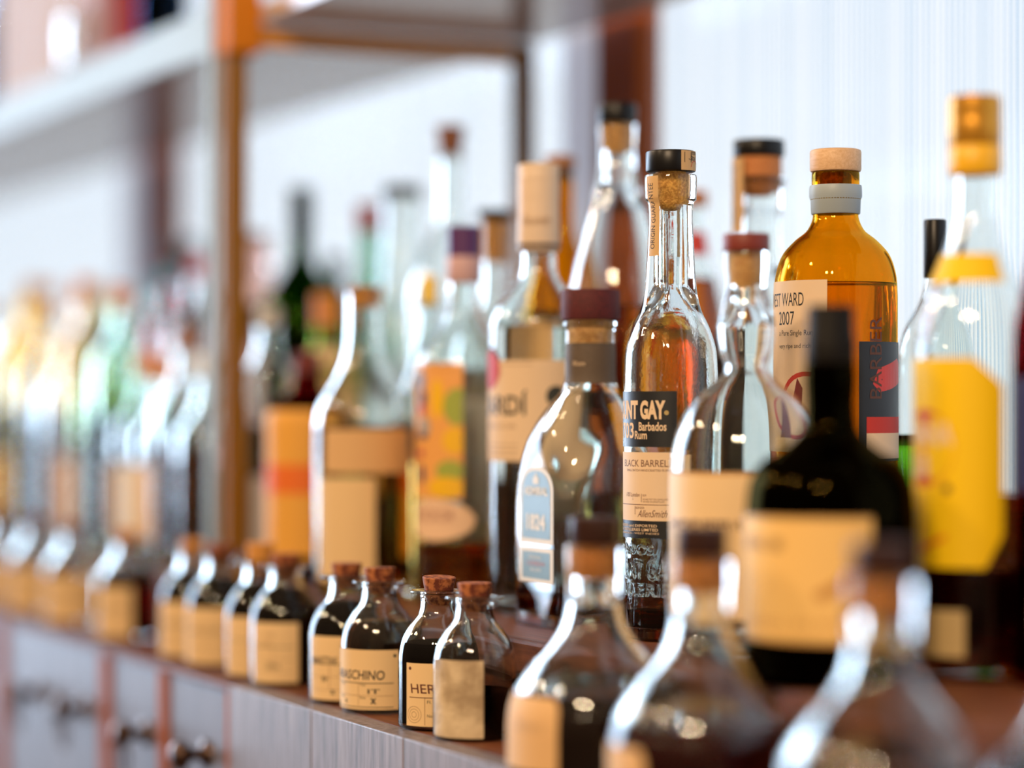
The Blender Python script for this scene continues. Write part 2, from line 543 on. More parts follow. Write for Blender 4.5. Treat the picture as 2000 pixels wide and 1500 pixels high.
struct(bevel_box('floor', (-6.8, -3.0, -0.02), (0.85, WALL, 0.0), wood('floor_boards', (0.10, 0.05, 0.03), (0.18, 0.09, 0.05), 0.6, 'X', 6), bev=0))

# reeded panes
m = bpy.data.materials.new('reeded_glass'); m.use_nodes = True
t = m.node_tree; t.nodes.clear()
tr = t.nodes.new('ShaderNodeBsdfTransparent'); tr.inputs[0].default_value = (0.97, 0.985, 1.0, 1)
gx = t.nodes.new('ShaderNodeNewGeometry'); sp_ = t.nodes.new('ShaderNodeSeparateXYZ'); t.links.new(gx.outputs['Position'], sp_.inputs[0])
def tm(op, a, b_=0.0):
    n_ = t.nodes.new('ShaderNodeMath'); n_.operation = op
    for i_, v_ in enumerate((a, b_)):
        if isinstance(v_, (int, float)): n_.inputs[i_].default_value = v_
        else: t.links.new(v_, n_.inputs[i_])
    return n_.outputs[0]
# rib height paints the refracted light and dark streaks into the glass colour
thick_ = tm('DIVIDE', tm('SUBTRACT', WALL+0.034, sp_.outputs[1]), 0.0016)
nz = t.nodes.new('ShaderNodeTexNoise'); nz.noise_dimensions = '1D'; nz.inputs['Scale'].default_value = 55; t.links.new(sp_.outputs[0], nz.inputs['W'])
am_ = tm('MULTIPLY', tm('POWER', thick_, 3.0), tm('MULTIPLY', nz.outputs[0], 1.75))
cm = t.nodes.new('ShaderNodeMix'); cm.data_type = 'RGBA'; t.links.new(am_, cm.inputs[0]); cm.inputs[6].default_value = (1, 1, 1, 1); cm.inputs[7].default_value = (0.42, 0.62, 0.80, 1)
t.links.new(cm.outputs[2], tr.inputs[0])
tl = t.nodes.new('ShaderNodeBsdfTranslucent'); tl.inputs[0].default_value = (0.93, 0.96, 1.0, 1)
gl = t.nodes.new('ShaderNodeBsdfGlossy'); gl.inputs[0].default_value = (0.9, 0.95, 1, 1); gl.inputs['Roughness'].default_value = 0.12
fr = t.nodes.new('ShaderNodeFresnel'); fr.inputs[0].default_value = 1.5
mr = t.nodes.new('ShaderNodeMath'); mr.operation = 'MULTIPLY'; mr.inputs[1].default_value = 0.75; t.links.new(fr.outputs[0], mr.inputs[0])
m1 = t.nodes.new('ShaderNodeMixShader'); m1.inputs[0].default_value = 0.12; t.links.new(tr.outputs[0], m1.inputs[1]); t.links.new(tl.outputs[0], m1.inputs[2])
m2 = t.nodes.new('ShaderNodeMixShader'); t.links.new(mr.outputs[0], m2.inputs[0]); t.links.new(m1.outputs[0], m2.inputs[1]); t.links.new(gl.outputs[0], m2.inputs[2])
om = t.nodes.new('ShaderNodeOutputMaterial'); t.links.new(m2.outputs[0], om.inputs[0])
REED = m
def reeded(i, x0, x1):
    pitch, amp = 0.0072, 0.0016
    n = int((x1-x0)/pitch); seg = 6
    V, F = [], []
    for k in range(n*seg+1):
        x = x0+(x1-x0)*k/(n*seg)
        d = amp*abs(math.sin(PI*k/seg))
        for z in (TOP+0.09, 2.05): V.append((x, WALL+0.034-d, z))
    for k in range(n*seg): F.append((2*k, 2*k+2, 2*k+3, 2*k+1))
    return struct(mesh_obj('window_%d' % i, V, F, REED, smooth=False))
reeded(1, -1.893, 0.8)
reeded(2, -3.212, -2.04)
reeded(3, -4.555, -3.42)
reeded(4, -5.90, -4.66)

# bar counter
bar = thing('bar_counter', 'wooden back bar counter with raised tier, low front ledge and drawers', 'counter', (0, 0, 0))
bevel_box('raised_tier', (XL+0.2, 0.090, TOP-0.024), (XR-0.2, WALL-0.001, TOP), WOODT, bar, 0.003)
bevel_box('riser', (XL+0.2, 0.097, LOW-0.001), (XR-0.2, 0.115, TOP-0.0245), WOODB, bar, 0.0)
bevel_box('ledge', (XL+0.2, 0.0195, LOW-0.022), (XR-0.2, 0.1155, LOW), WOODT, bar, 0.001)
xs = [-1.739, -1.571, -1.4135, -1.256, -1.10, -0.94, -0.78, -0.62, -0.46, -0.3]
for a, b in zip(xs, xs[1:]):
    bevel_box('front_plank', (a+0.0004, 0, LOW-0.20), (b-0.0004, 0.019, LOW), WOODF, bar, 0.0010)
def edge_x(px): return spot(px, 0.0)[0]
stiles = [(436, 452), (304, 320), (190, 208), (-16, 4)]
xp = -1.739
for i, (a, b) in enumerate(stiles):
    x0, x1 = edge_x(a), edge_x(b)
    if i == 0: x1 = -1.7395
    bevel_box('stile', (x0, 0.0015, LOW-0.30), (x1, 0.019, LOW-0.0056), STRIPE, bar, 0.001)
bevel_box('top_rail', (XL+0.2, 0.000, LOW-0.0052), (-1.7395, 0.0190, LOW), WOODT, bar, 0.0015)
IRON = simple('dark_bronze', (0.10, 0.06, 0.045), 0.28, 0.9)
def ring_mesh(R, r, n=24, m_=10, squash=1.0):
    V, F = [], []
    for i in range(n):
        a = 2*PI*i/n
        for j in range(m_):
            b = 2*PI*j/m_
            V.append(((R+r*math.cos(b))*math.cos(a), r*math.sin(b), (R+r*math.cos(b))*math.sin(a)*squash))
    for i in range(n):
        for j in range(m_):
            F.append((i*m_+j, i*m_+(j+1) % m_, ((i+1) % n)*m_+(j+1) % m_, ((i+1) % n)*m_+j))
    return V, F
def pull(parent, px, ypx):
    x, y, d, k = spot(px, -0.012)
    z = CAM.z-(ypx-HORIZON)/k*0.001
    # turned knob lying along Y
    prof = [(0.00001, -0.014), (0.006, -0.0135), (0.0105, -0.010), (0.0115, -0.006), (0.009, -0.001), (0.0055, 0.002), (0.005, 0.010), (0.010, 0.0125), (0.0115, 0.0155)]
    V, F = [], []
    n = 28
    pr = catmull(prof, 4)
    for r, h in pr:
        for q in range(n):
            a = 2*PI*q/n; V.append((x+r*math.cos(a), y+h, z+r*math.sin(a)))
    for i in range(len(pr)-1):
        for q in range(n):
            q2 = (q+1) % n
            F.append((i*n+q, (i+1)*n+q, (i+1)*n+q2, i*n+q2))
    kn = mesh_obj('knob', V, F, IRON, parent)
    V, F = ring_mesh(0.0105, 0.0016, squash=1.35)
    mesh_obj('drop_ring', [(a+x, b+y-0.004, c+z-0.022) for a, b, c in V], F, IRON, kn)
for (a, b, pulls) in ((4, 190, ((42, 1352), (132, 1384))), (208, 304, ((252, 1432),)), (320, 436, ((366, 1474),)), (-140, -18, ())):
    d = bevel_box('drawer', (edge_x(a)+0.001, 0.0045, LOW-0.170), (edge_x(b)-0.001, 0.019, LOW-0.0062), WOODD, bar, 0.0012)
    for p in pulls: pull(d, *p)
bevel_box('lower_rail', (edge_x(-18), 0.003, LOW-0.20), (edge_x(436), 0.019, LOW-0.1715), STRIPE, bar, 0.001)
bevel_box('carcass', (XL+0.2, 0.0205, 0.0), (XR-0.2, WALL-0.002, LOW-0.0225), WOODB, bar, 0)
bevel_box('tier_core', (XL+0.2, 0.1165, LOW-0.022), (XR-0.2, WALL-0.002, TOP-0.0245), WOODB, bar, 0)

# upper shelf rack
rack = thing('hanging_shelf', 'glossy white edged wooden upper shelf on gold brown posts above the bottles', 'shelf', (0, 0, 0))
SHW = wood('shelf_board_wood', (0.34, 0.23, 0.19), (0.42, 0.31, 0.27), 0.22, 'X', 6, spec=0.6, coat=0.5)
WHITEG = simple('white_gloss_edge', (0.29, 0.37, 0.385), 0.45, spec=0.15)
xb = spot(455, 0.116)[0]
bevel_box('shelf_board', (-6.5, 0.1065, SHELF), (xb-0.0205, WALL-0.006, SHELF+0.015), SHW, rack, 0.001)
bevel_box('shelf_board', (xb-0.0200, 0.1370, SHELF), (-1.15, WALL-0.006, SHELF+0.015), wood('lit_board_wood', (0.58, 0.50, 0.48), (0.68, 0.60, 0.58), 0.22, 'X', 6, spec=0.6, coat=0.5), rack, 0.001)  # brighter copy of the shelf wood, window light on the underside in its colour
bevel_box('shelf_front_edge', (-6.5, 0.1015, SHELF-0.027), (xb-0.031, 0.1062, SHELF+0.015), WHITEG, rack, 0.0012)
def upright(px, yin, w, parent):
    x, y, d, k = spot(px, yin)
    return x, bevel_box('upright', (x-w/2, y-w/2+0.0012, TOP), (x+w/2, y+w/2, SHELF-0.0025), BRASS, parent, 0.002)
xu, u1 = upright(455, 0.116, 0.021, rack)
bevel_box('upright', (xu-0.009, WALL-0.026, TOP), (xu+0.009, WALL-0.008, SHELF-0.0025), BRASS, rack, 0.002)
bevel_box('crossbar', (xu-0.007, 0.137, SHELF-0.021), (xu+0.007, WALL-0.030, SHELF-0.0025), simple('backlit_amber', (0.88, 0.36, 0.02), 0.35), rack, 0.002)  # backlight put into the colour of the shaded bar
bevel_box('bracket', (xu-0.0200, 0.1045, SHELF-0.030), (xu+0.0200, 0.1365, SHELF+0.090), simple('orange_wood_block', (0.62, 0.20, 0.015), 0.6, spec=0.08), rack, 0.002)
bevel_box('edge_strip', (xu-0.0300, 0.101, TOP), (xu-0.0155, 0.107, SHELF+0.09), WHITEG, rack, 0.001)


# ================================================================== BOTTLES
AMBERLIQ = glass('amber_rum', (0.90, 0.42, 0.06), 1.35)
GOLDLIQ = glass('golden_rum', (0.98, 0.82, 0.42), 1.35)
DARKLIQ = glass('dark_rum', (0.30, 0.07, 0.014), 1.35)
BLACKLIQ = simple('near_black_liquid', (0.0025, 0.0015, 0.0015), 0.4, spec=0.0)
REDLIQ = glass('dark_red_liquid', (0.18, 0.008, 0.010), 1.35)
BROWNLIQ = glass('brown_liquid', (0.62, 0.26, 0.08), 1.35)
CLEARLIQ = glass('clear_liquid', (0.98, 0.98, 0.97), 1.34)

# ---- the in-focus tall rum bottle with black and cream labels
b = Bottle('rum_bottle', 'tall clear rum bottle in sharp focus with black and cream labels, black cap', 1310, 0.181,
    [(50, 344), (51, 350), (50, 392), (50, 392), (46, 396), (43, 420), (45, 470), (48, 530), (52, 575), (60, 608), (75, 640), (88, 680), (92, 730), (92, 730), (92, 1180)],
    liquid=DARKLIQ, level=1188, wall=2.6, bottom=9, n=96, sub=8, bore=(23, 560),
    mat=glass('dewy_clear_glass', (0.97, 0.985, 0.975), 1.47, 0, 0.05, 500))
cp = b.cap('cap', 1271, 1369, 297, 338, BLACKCAP, 4, 64)
b.turned('cork', [(30, 337), (30, 342), (23.4, 345), (23.7, 352), (23.7, 396), (22.9, 402), (20, 408), (12, 412)], corkmat('gold_cork', (0.62, 0.27, 0.04), (0.90, 0.50, 0.10), 700), 48)
sf = b.surf()
lb = patch('label', sf, b.U(-134), b.X(1322), b.zy(873), b.zy(766), BLACKP, b.root, nu=48)
lb['label'] = 'black upper label'
put_text('MOUNT GAY', sf, b.U(-100), b.X(1300), b.zy(820), b.zy(783), CREAM, lb, bold=0.05)
put_text('1703', sf, b.U(-86), b.X(1240), b.zy(857), b.zy(826), CREAM, lb, bold=0.02)
put_text('Barbados', sf, b.X(1249.5), b.X(1302), b.zy(842), b.zy(825), CREAM, lb, bold=0.02)
put_text('Rum', sf, b.X(1242), b.X(1265), b.zy(858), b.zy(842), CREAM, lb, bold=0.02)
poly_patch('registered_dot', sf, disc(b.X(1302), b.zy(807), b.mm(4.5)), simple('dull_gold', (0.45, 0.33, 0.12), 0.5), lb)
lc = patch('label', sf, b.U(-134), b.X(1327), b.zy(1015), b.zy(883), CREAM, b.root, nu=48)
lc['label'] = 'cream middle label'
put_text('BLACK BARREL', sf, b.U(-72), b.X(1305), b.zy(911), b.zy(897.5), BROWNINK, lc)
put_text('SMALL BATCH HANDCRAFTED RUM', sf, b.U(-64), b.X(1306), b.zy(920), b.zy(915.5), BROWNINK, lc)
put_text('1703 London', sf, b.U(-66), b.X(1251), b.zy(969), b.zy(961), BROWNINK, lc, shear=0.4)
put_text('Oak', sf, b.U(-52), b.X(1239), b.zy(976), b.zy(971), BROWNINK, lc, shear=0.4)
put_text('RUM', sf, b.X(1257), b.X(1263.5), b.zy(968), b.zy(964), BROWNINK, lc)
put_text('DOUBLE POT STILL DISTILLATES', sf, b.X(1257), b.X(1305), b.zy(975), b.zy(972), BROWNINK, lc)
put_text('AND AGED COLUMN DISTILLATES', sf, b.X(1257), b.X(1298), b.zy(979.5), b.zy(976.5), BROWNINK, lc)
patch('rule', sf, b.U(-110), b.X(1306), b.zy(984.6), b.zy(983.4), BROWNINK, lc, w=0.0002, nv=1)
patch('rule', sf, b.X(1254), b.X(1254.8), b.zy(979), b.zy(963), BROWNINK, lc, w=0.0002, nv=1, nu=1)
patch('rule', sf, b.X(1242), b.X(1242.8), b.zy(1003), b.zy(987), BROWNINK, lc, w=0.0002, nv=1, nu=1)
put_text('BLENDER', sf, b.X(1244), b.X(1260), b.zy(992), b.zy(988), BROWNINK, lc)
put_text('AllenSmith', sf, b.X(1247), b.X(1304), b.zy(1008), b.zy(994), BROWNINK, lc, shear=0.5)
ld = patch('label', sf, b.U(-134), b.X(1327), b.zy(1050), b.zy(1015), BLACKP, b.root, serr=44)
ld['label'] = 'black bottom band with a zigzag edge'
put_text('DISTILLED, BLENDED and EXPORTED', sf, b.U(-120), b.X(1284), b.zy(1028), b.zy(1022), CREAM, ld, bold=0.01)
put_text('BY MOUNT GAY DISTILLERIES LIMITED', sf, b.U(-120), b.X(1286), b.zy(1035), b.zy(1029.5), CREAM, ld, bold=0.01)
put_text('ST LUCY - BARBADOS - WEST INDIES', sf, b.U(-112), b.X(1288), b.zy(1041), b.zy(1037.5), CREAM, ld)
# raised lettering in the glass
def emboss(b, s_, u0, u1, y0, y1, rad=0.00075):
    """rounded glass beads along the outlines of the letters"""
    vs, fs = text_geo(s_, 0.0)
    sf2 = b.surf(0.0)
    edges = {}
    for f in fs:
        for i in range(len(f)): edges[(f[i], f[(i+1) % len(f)])] = 1
    nxt = {}
    for (p, q) in edges:
        if (q, p) not in edges: nxt[p] = q
    V, F = [], []
    seen = set()
    P = [Vector(sf2(u0+(u1-u0)*x, b.zy(y1)+(b.zy(y0)-b.zy(y1))*y, 0.0)) for x, y in vs]
    for st in list(nxt):
        if st in seen: continue
        loop = []; c = st
        while c not in seen and c in nxt:
            seen.add(c); loop.append(c); c = nxt[c]
        n = len(loop)
        if n < 3: continue
        base = len(V)
        for i, c in enumerate(loop):
            a, d = P[loop[i-1]], P[loop[(i+1) % n]]
            t_ = (d-a).normalized(); out_ = Vector((P[c].x, P[c].y, 0)).normalized(); sd = t_.cross(out_).normalized()
            for j in range(6):
                g = 2*PI*j/6
                V.append(P[c]+out_*(rad*math.cos(g))+sd*(rad*math.sin(g)))
        for i in range(n):
            for j in range(6):
                F.append((base+i*6+j, base+i*6+(j+1) % 6, base+((i+1) % n)*6+(j+1) % 6, base+((i+1) % n)*6+j))
    mesh_obj('embossed_lettering', V, F, b.glassmat, b.root)
emboss(b, 'BARBADOS', b.U(-115), b.X(1276), 1062, 1080)
emboss(b, 'MOUNT GAY', b.U(-100), b.X(1319), 1089, 1129)
emboss(b, 'DISTILLERIES', b.U(-120), b.X(1326), 1136, 1160)
# paper seal over the stopper
seal = simple('seal_paper', (0.62, 0.40, 0.18), 0.6)
sfc = b.surf(0.0, R=b.mm(49.2))
o = patch('seal_strip', sfc, b.X(1330, 49.2, b.mm(49.2)), b.U(75, b.mm(49.2)), b.zy(337), b.zy(299), seal, b.root, w=0.0003)
put_text('for us', sfc, b.X(1344, 49.2, b.mm(49.2)), b.X(1356, 49.2, b.mm(49.2)), b.zy(318), b.zy(300), INK, o, w=0.0005, vert=True, shear=0.3)
ringpoly(sfc, b.X(1355, 49.2, b.mm(49.2)), b.zy(331), b.mm(13), b.mm(1.2), REDINK, o, w=0.0005, a0=0.0, a1=PI)
for xx in (1336, 1348): patch('rule', sfc, b.X(xx, 49.2, b.mm(49.2)), b.X(xx+1, 49.2, b.mm(49.2)), b.zy(322), b.zy(302), INK, o, w=0.0005, nv=1, nu=1)
sfn = b.surf(0.0004)
def strip(b, a_l, a_r, y0, y1, txt, sfn, mat):
    f0 = lambda v: math.radians(a_l)*b.R
    f1 = lambda v: math.radians(a_r)*b.R
    o = patch('seal_strip', sfn, f0, f1, b.zy(y1), b.zy(y0), mat, b.root, nv=28, nu=8)
    if txt: put_text(txt, sfn, math.radians(a_l+6)*b.R, math.radians(a_l+0.6*(a_r-a_l))*b.R, b.zy(y1-14), b.zy(y0+14), INK, o, w=0.0002, vert=True)
    return o
strip(b, -62, -28, 348, 503, 'ORIGIN GUARANTEE', sfn, seal)
strip(b, 128, 152, 348, 503, None, sfn, seal)


# ---- helpers working in millimetres above the base
def mmprof(px, yin, base, prof):
    k = spot(px, yin)[3]
    yb = HORIZON+(CAM.z-base)*1000*k
    return [(r*k, yb-z*k) for r, z in prof], k, yb

# ---- the square decanter with arched faces and the blue label
b = Bottle('decanter_bottle', 'square shouldered clear bottle with arched faces, blue 1824 label and maroon cap', 1153, 0.180,
    [(51, 628), (53, 630), (53, 640), (50, 645), (50, 700), (51, 745), (58, 765), (80, 790), (105, 825), (128, 865), (150, 920), (168, 990), (176, 1060), (176, 1060), (176, 1190)],
    liquid=BROWNLIQ, level=1150, wall=3.0, bottom=10, n=112, sub=8, sq=(0.0425, 0.0425), bore=(30, 745))
b.cap('cap', 1096, 1211, 567, 627, corkmat('maroon_cap', (0.055, 0.004, 0.006), (0.12, 0.010, 0.012), 900), 5, 64)
b.turned('cork', [(30, 627), (30.8, 629), (30.8, 672), (28, 682)], CORKL, 48)
sfn = b.surf(0.0003, R=b.mm(51))
def sfneck(u, v, w):
    r = b.rad(v)+w+0.0003; a = b.phi+u/b.mm(51)
    return (r*math.cos(a), r*math.sin(a), v)
DARKLAB = wood('engraved_label', (0.05, 0.035, 0.025), (0.16, 0.11, 0.07), 0.6, 'X', 160)
nl = patch('neck_label', sfneck, b.U(-70, b.mm(51)), b.U(78, b.mm(51)), b.zy(750), b.zy(672), DARKLAB, b.root)
put_text('Rhum', sfneck, b.U(-40, b.mm(51)), b.U(-12, b.mm(51)), b.zy(716), b.zy(707), CREAM, nl)
# the face towards the front edge of the bar
def face(u, v, w): return (u, -0.0425-0.0003-w-max(0, 0.0), v)
BLUE = simple('slate_blue_print', (0.16, 0.28, 0.36), 0.38)
def arch(hw, z0, z1, zs, n=14):
    pts = [(-hw, z0), (hw, z0), (hw, zs)]
    for i in range(1, n):
        a = PI/2*i/n
        pts.append((hw*math.cos(a)**0.85, zs+(z1-zs)*math.sin(a)))
    pts.append((0, z1))
    for i in range(n-1, 0, -1):
        a = PI/2*i/n
        pts.append((-hw*math.cos(a)**0.85, zs+(z1-zs)*math.sin(a)))
    pts.append((-hw, zs))
    return pts
kx, ky, kd, kk = spot(1040, 0.1375)
fz = lambda y: CAM.z-(y-HORIZON)/kk*0.001-TOP
la = poly_patch('label', face, arch(0.0255, fz(1062), fz(912), fz(960)), WHITE, b.root, w=0)
la['label'] = 'arched blue label with white border'
poly_patch('printed_field', face, arch(0.0215, fz(1052), fz(920), fz(962)), BLUE, la, w=0.0002)
poly_patch('printed_flask', face, [(-0.004, fz(946)), (0.004, fz(946)), (0.0045, fz(935)), (0.0015, fz(930)), (0, fz(922)), (-0.0015, fz(930)), (-0.0045, fz(935))], WHITE, la, w=0.0004)
put_text('ADMIRAL', face, -0.018, 0.018, fz(968), fz(951), WHITE, la, w=0.0004, bold=0.04)
put_text('1824', face, -0.014, 0.014, fz(1036), fz(1004), WHITE, la, w=0.0004, bold=0.04)
l2 = poly_patch('label', face, [(-0.0255, fz(1138)), (0.0255, fz(1138)), (0.0255, fz(1070)), (-0.0255, fz(1070))], WHITE, b.root, w=0)
l2['label'] = 'small square blue label below the arched one'
poly_patch('printed_field', face, [(-0.021, fz(1130)), (0.021, fz(1130)), (0.021, fz(1078)), (-0.021, fz(1078))], BLUE, l2, w=0.0002)
put_text('ORIGINAL', face, -0.011, 0.008, fz(1092), fz(1085), WHITE, l2, w=0.0004)
put_text('CARIBBEAN', face, -0.014, 0.013, fz(1105), fz(1096), simple('pink_print', (0.55, 0.25, 0.27), 0.5), l2, w=0.0004)
put_text('RUM', face, -0.008, 0.007, fz(1116), fz(1110), WHITE, l2, w=0.0004)

# ---- white rum bottle with the long cream capsule
b = Bottle('white_rum_bottle', 'clear white rum bottle with long ribbed cream capsule and cream label', 1052, 0.196,
    [(34, 470), (34, 480), (34, 520), (40, 545), (60, 572), (82, 596), (95, 625), (98, 660), (98, 660), (98, 1160)],
    liquid=CLEARLIQ, level=640, wall=2.5, bottom=8, n=72)
b.turned('capsule', [(36, 322), (40, 325), (41, 333), (40, 347), (41, 349), (40, 351), (41.5, 358), (40, 365), (41.5, 372), (40, 378), (41.5, 385), (40, 392), (40, 398), (42, 480), (39, 492), (36, 494)], simple('cream_capsule', (0.80, 0.62, 0.45), 0.5), 48)
sfc = b.surf(0.0, R=b.mm(42.3))
patch('dark_band', sfc, -b.mm(60), b.mm(60), b.zy(486), b.zy(478), simple('dark_band', (0.10, 0.06, 0.04), 0.5), b.root, nv=1)
put_text('Facundo', sfc, b.U(-50, b.mm(42)), b.U(30, b.mm(42)), b.zy(442), b.zy(424), simple('faint_script', (0.45, 0.30, 0.18), 0.5), b.root, w=0.0003, shear=0.5)
sf = b.surf()
lb = patch('label', sf, b.U(-138), b.U(48), b.zy(900), b.zy(706), CREAM, b.root, nu=48)
put_text('BACARDÍ', sf, b.U(-128), b.X(1031), b.zy(812), b.zy(764), simple('dark_green_print', (0.03, 0.035, 0.03), 0.5), lb, bold=0.02)
poly_patch('red_roundel', sf, disc(b.U(-71), b.zy(724), b.mm(44)), INK, lb, w=0.0001)
poly_patch('red_roundel', sf, disc(b.U(-71), b.zy(724), b.mm(38)), REDINK, lb, w=0.0003)
put_text('SUPERIOR', sf, b.U(-90), b.X(1010), b.zy(838), b.zy(828), simple('faint_script', (0.45, 0.30, 0.18), 0.5), lb)
patch('rule', sf, b.U(-110), b.X(1040), b.zy(715), b.zy(713), simple('faint_script', (0.45, 0.30, 0.18), 0.5), lb, w=0.0002, nv=1)
for yy in (868, 878, 888): patch('rule', sf, b.U(-110), b.X(1012), b.zy(yy+2), b.zy(yy), simple('faint_script', (0.45, 0.30, 0.18), 0.5), lb, w=0.0002, nv=1)
poly_patch('printed_emblem', sf, disc(b.U(20), b.zy(775), b.mm(20)), simple('dark_green_print', (0.03, 0.035, 0.03), 0.5), lb, w=0.0002)
bl = patch('back_label', sf, b.U(70), b.U(150), b.zy(1000), b.zy(620), simple('back_label_green', (0.05, 0.17, 0.13), 0.5), b.root, nu=20)

# ---- the amber single rum bottle with wooden cap
AMBERG = glass('amber_bottle_glass', (0.93, 0.66, 0.12), 1.5)
b = Bottle('amber_rum_bottle', 'round amber glass rum bottle with pale wooden cap and cream label by the window', 1632, 0.289,
    [(45, 338), (46, 340), (46, 372), (46, 372), (49, 374), (49, 392), (45, 394), (44, 418), (46, 432), (56, 452), (80, 472), (104, 500), (117, 540), (120, 580), (120, 580), (120, 1190)],
    mat=AMBERG, wall=2.2, bottom=8, n=80, sub=8, liquid=GOLDLIQ, level=556)
b.cap('cap', 1577, 1677, 294, 338, wood('pale_wood_cap', (0.66, 0.40, 0.20), (0.80, 0.54, 0.32), 0.5, 'X', 40), 5, 56)
b.turned('cork', [(30, 337), (31, 339), (31, 372), (28, 378)], CORKD, 40)
b.turned('foil_ring', [(50, 364), (51, 368), (51.5, 386), (49, 392), (48, 418), (46.5, 420)], simple('grey_foil', (0.36, 0.43, 0.47), 0.45), 56)
sf = b.surf()
lb = patch('label', sf, b.U(-118), b.X(1616), b.zy(880), b.zy(553), CREAM, b.root, nu=40)
put_text('WEST WARD', sf, b.U(-84), b.X(1572), b.zy(602), b.zy(576), INK, lb)
put_text('2007', sf, b.X(1525), b.X(1554), b.zy(638), b.zy(612), INK, lb)
put_text('a Pure Single Rum', sf, b.X(1525.5), b.X(1592), b.zy(662), b.zy(648), INK, lb)
put_text('very ripe and rich', sf, b.X(1525.5), b.X(1585), b.zy(686), b.zy(674), INK, lb)
ringpoly(sf, b.X(1575), b.zy(790), b.mm(62), b.mm(9), REDINK, lb, n=30)
poly_patch('printed_figure', sf, [(b.X(1540), b.zy(850)), (b.X(1566), b.zy(850)), (b.X(1570), b.zy(760)), (b.X(1560), b.zy(740))], simple('maroon_print', (0.20, 0.02, 0.02), 0.5), lb, w=0.0004)
sl = patch('side_label', sf, b.X(1676), b.U(112), b.zy(900), b.zy(671), BLACKP, b.root, nu=36)
sl['label'] = 'black side label with red splash'
put_text('BARBER', sf, b.X(1696), b.X(1718), b.zy(780), b.zy(623), simple('brown_print', (0.10, 0.03, 0.01), 0.5), b.root, vert=True, w=0.0003)
poly_patch('red_splash', sf, [(b.X(1702), b.zy(752)), (b.X(1712), b.zy(722)), (b.X(1735), b.zy(712)), (b.X(1748), b.zy(702)), (b.U(85), b.zy(712)), (b.U(85), b.zy(748)), (b.X(1735), b.zy(762)), (b.X(1715), b.zy(768))], simple('red_paint', (0.62, 0.03, 0.015), 0.4), sl)
patch('cream_band', sf, b.X(1690), b.U(108), b.zy(895), b.zy(846), CREAM, sl, w=0.0003)
patch('red_band', sf, b.X(1690), b.U(108), b.zy(846), b.zy(815), REDINK, sl, w=0.0003)

# ---- second bottle of the same kind behind (black cap)
b = Bottle('rum_bottle', 'clear rum bottle with black cap and paper seal, beside the wooden capped amber bottle', 1482, 0.345,
    [(48, 348), (51, 350), (51, 360), (48, 366), (48, 410), (46, 414), (44, 440), (46, 520), (52, 560), (66, 600), (82, 640), (88, 690), (88, 690), (88, 1130)],
    liquid=BROWNLIQ, level=1080, wall=2.4, bottom=8, n=72, bore=(28, 520))
b.cap('cap', 1432, 1532, 275, 309, BLACKCAP, 4, 56)
b.turned('cork', [(44, 309), (45, 311), (45, 347), (28.8, 350), (28.2, 380), (24, 386)], corkmat('brown_cork', (0.42, 0.13, 0.03), (0.62, 0.25, 0.07), 700), 48)
sfn = b.surf(0.0004)
strip(b, -48, -20, 312, 458, 'ORIGIN GUARANTEE', b.surf(0.0008, R=b.mm(50)), seal)
lb = patch('label', b.surf(), b.U(-150), b.U(-20), b.zy(930), b.zy(640), BLACKP, b.root, nu=30)
put_text('XO', b.surf(), b.U(-60), b.U(-30), b.zy(700), b.zy(650), WHITE, lb, bold=0.03)

# ---- hourglass necked bottle with the terracotta cap
b = Bottle('hourglass_neck_bottle', 'clear bottle with curvy hourglass neck, terracotta red cap and cream label', 1457, 0.161,
    [(42, 492), (43, 494), (43, 530), (40, 560), (46, 590), (56, 640), (50, 690), (42, 722), (60, 745), (95, 775), (128, 825), (145, 885), (149, 940), (149, 940), (149, 1230)],
    liquid=CLEARLIQ, level=1240, wall=3.0, bottom=8, n=80, sub=8, bore=(21, 590))
b.cap('cap', 1411, 1503, 458, 493, simple('terracotta_cap', (0.20, 0.028, 0.018), 0.5), 3, 48)
b.turned('cork', [(21, 493), (21.8, 495), (21.8, 556), (19, 566)], CORKL, 40)
sf = b.surf()
lb = patch('label', sf, b.U(-95), b.X(1560), b.zy(1200), b.zy(920), simple('straw_label', (0.84, 0.60, 0.32), 0.6), b.root, nu=40)
put_text('DIAMOND RESERVE', sf, b.U(-75), b.X(1452), b.zy(1030), b.zy(1010), simple('brown_print', (0.10, 0.03, 0.01), 0.5), lb)
patch('rule', sf, b.U(-80), b.X(1555), b.zy(926), b.zy(921), simple('ochre_print', (0.55, 0.27, 0.07), 0.5), lb, w=0.0002, nv=1)

# ---- black bottle with straw label (out of focus in front)
b = Bottle('dark_rum_bottle', 'dark bottle with thick neck and wide straw coloured label in the right foreground', 1622, 0.130,
    [(48, 660), (48, 690), (52, 740), (50, 800), (58, 845), (95, 880), (135, 905), (158, 945), (166, 1000), (166, 1000), (166, 1290)],
    mat=glass('near_black_glass', (0.10, 0.075, 0.025), 1.5), wall=3, bottom=8, n=80, sub=8, liquid=BLACKLIQ, level=850)
b.turned('capsule', [(43, 598), (45, 602), (46, 655), (49, 662), (50, 720), (47, 724)], simple('matt_black_capsule', (0.008, 0.007, 0.006), 0.6, spec=0.15), 48)
sf = b.surf()
lb = patch('label', sf, b.U(-105), b.U(28), b.zy(1245), b.zy(1005), simple('straw_label_deep', (0.88, 0.56, 0.18), 0.6), b.root, nu=40)
for zz in ((1010, 1006), (1244, 1238)): patch('rule', sf, b.U(-100), b.U(27), b.zy(zz[0]), b.zy(zz[1]), simple('ochre_print', (0.55, 0.27, 0.07), 0.5), lb, w=0.0002, nv=1)
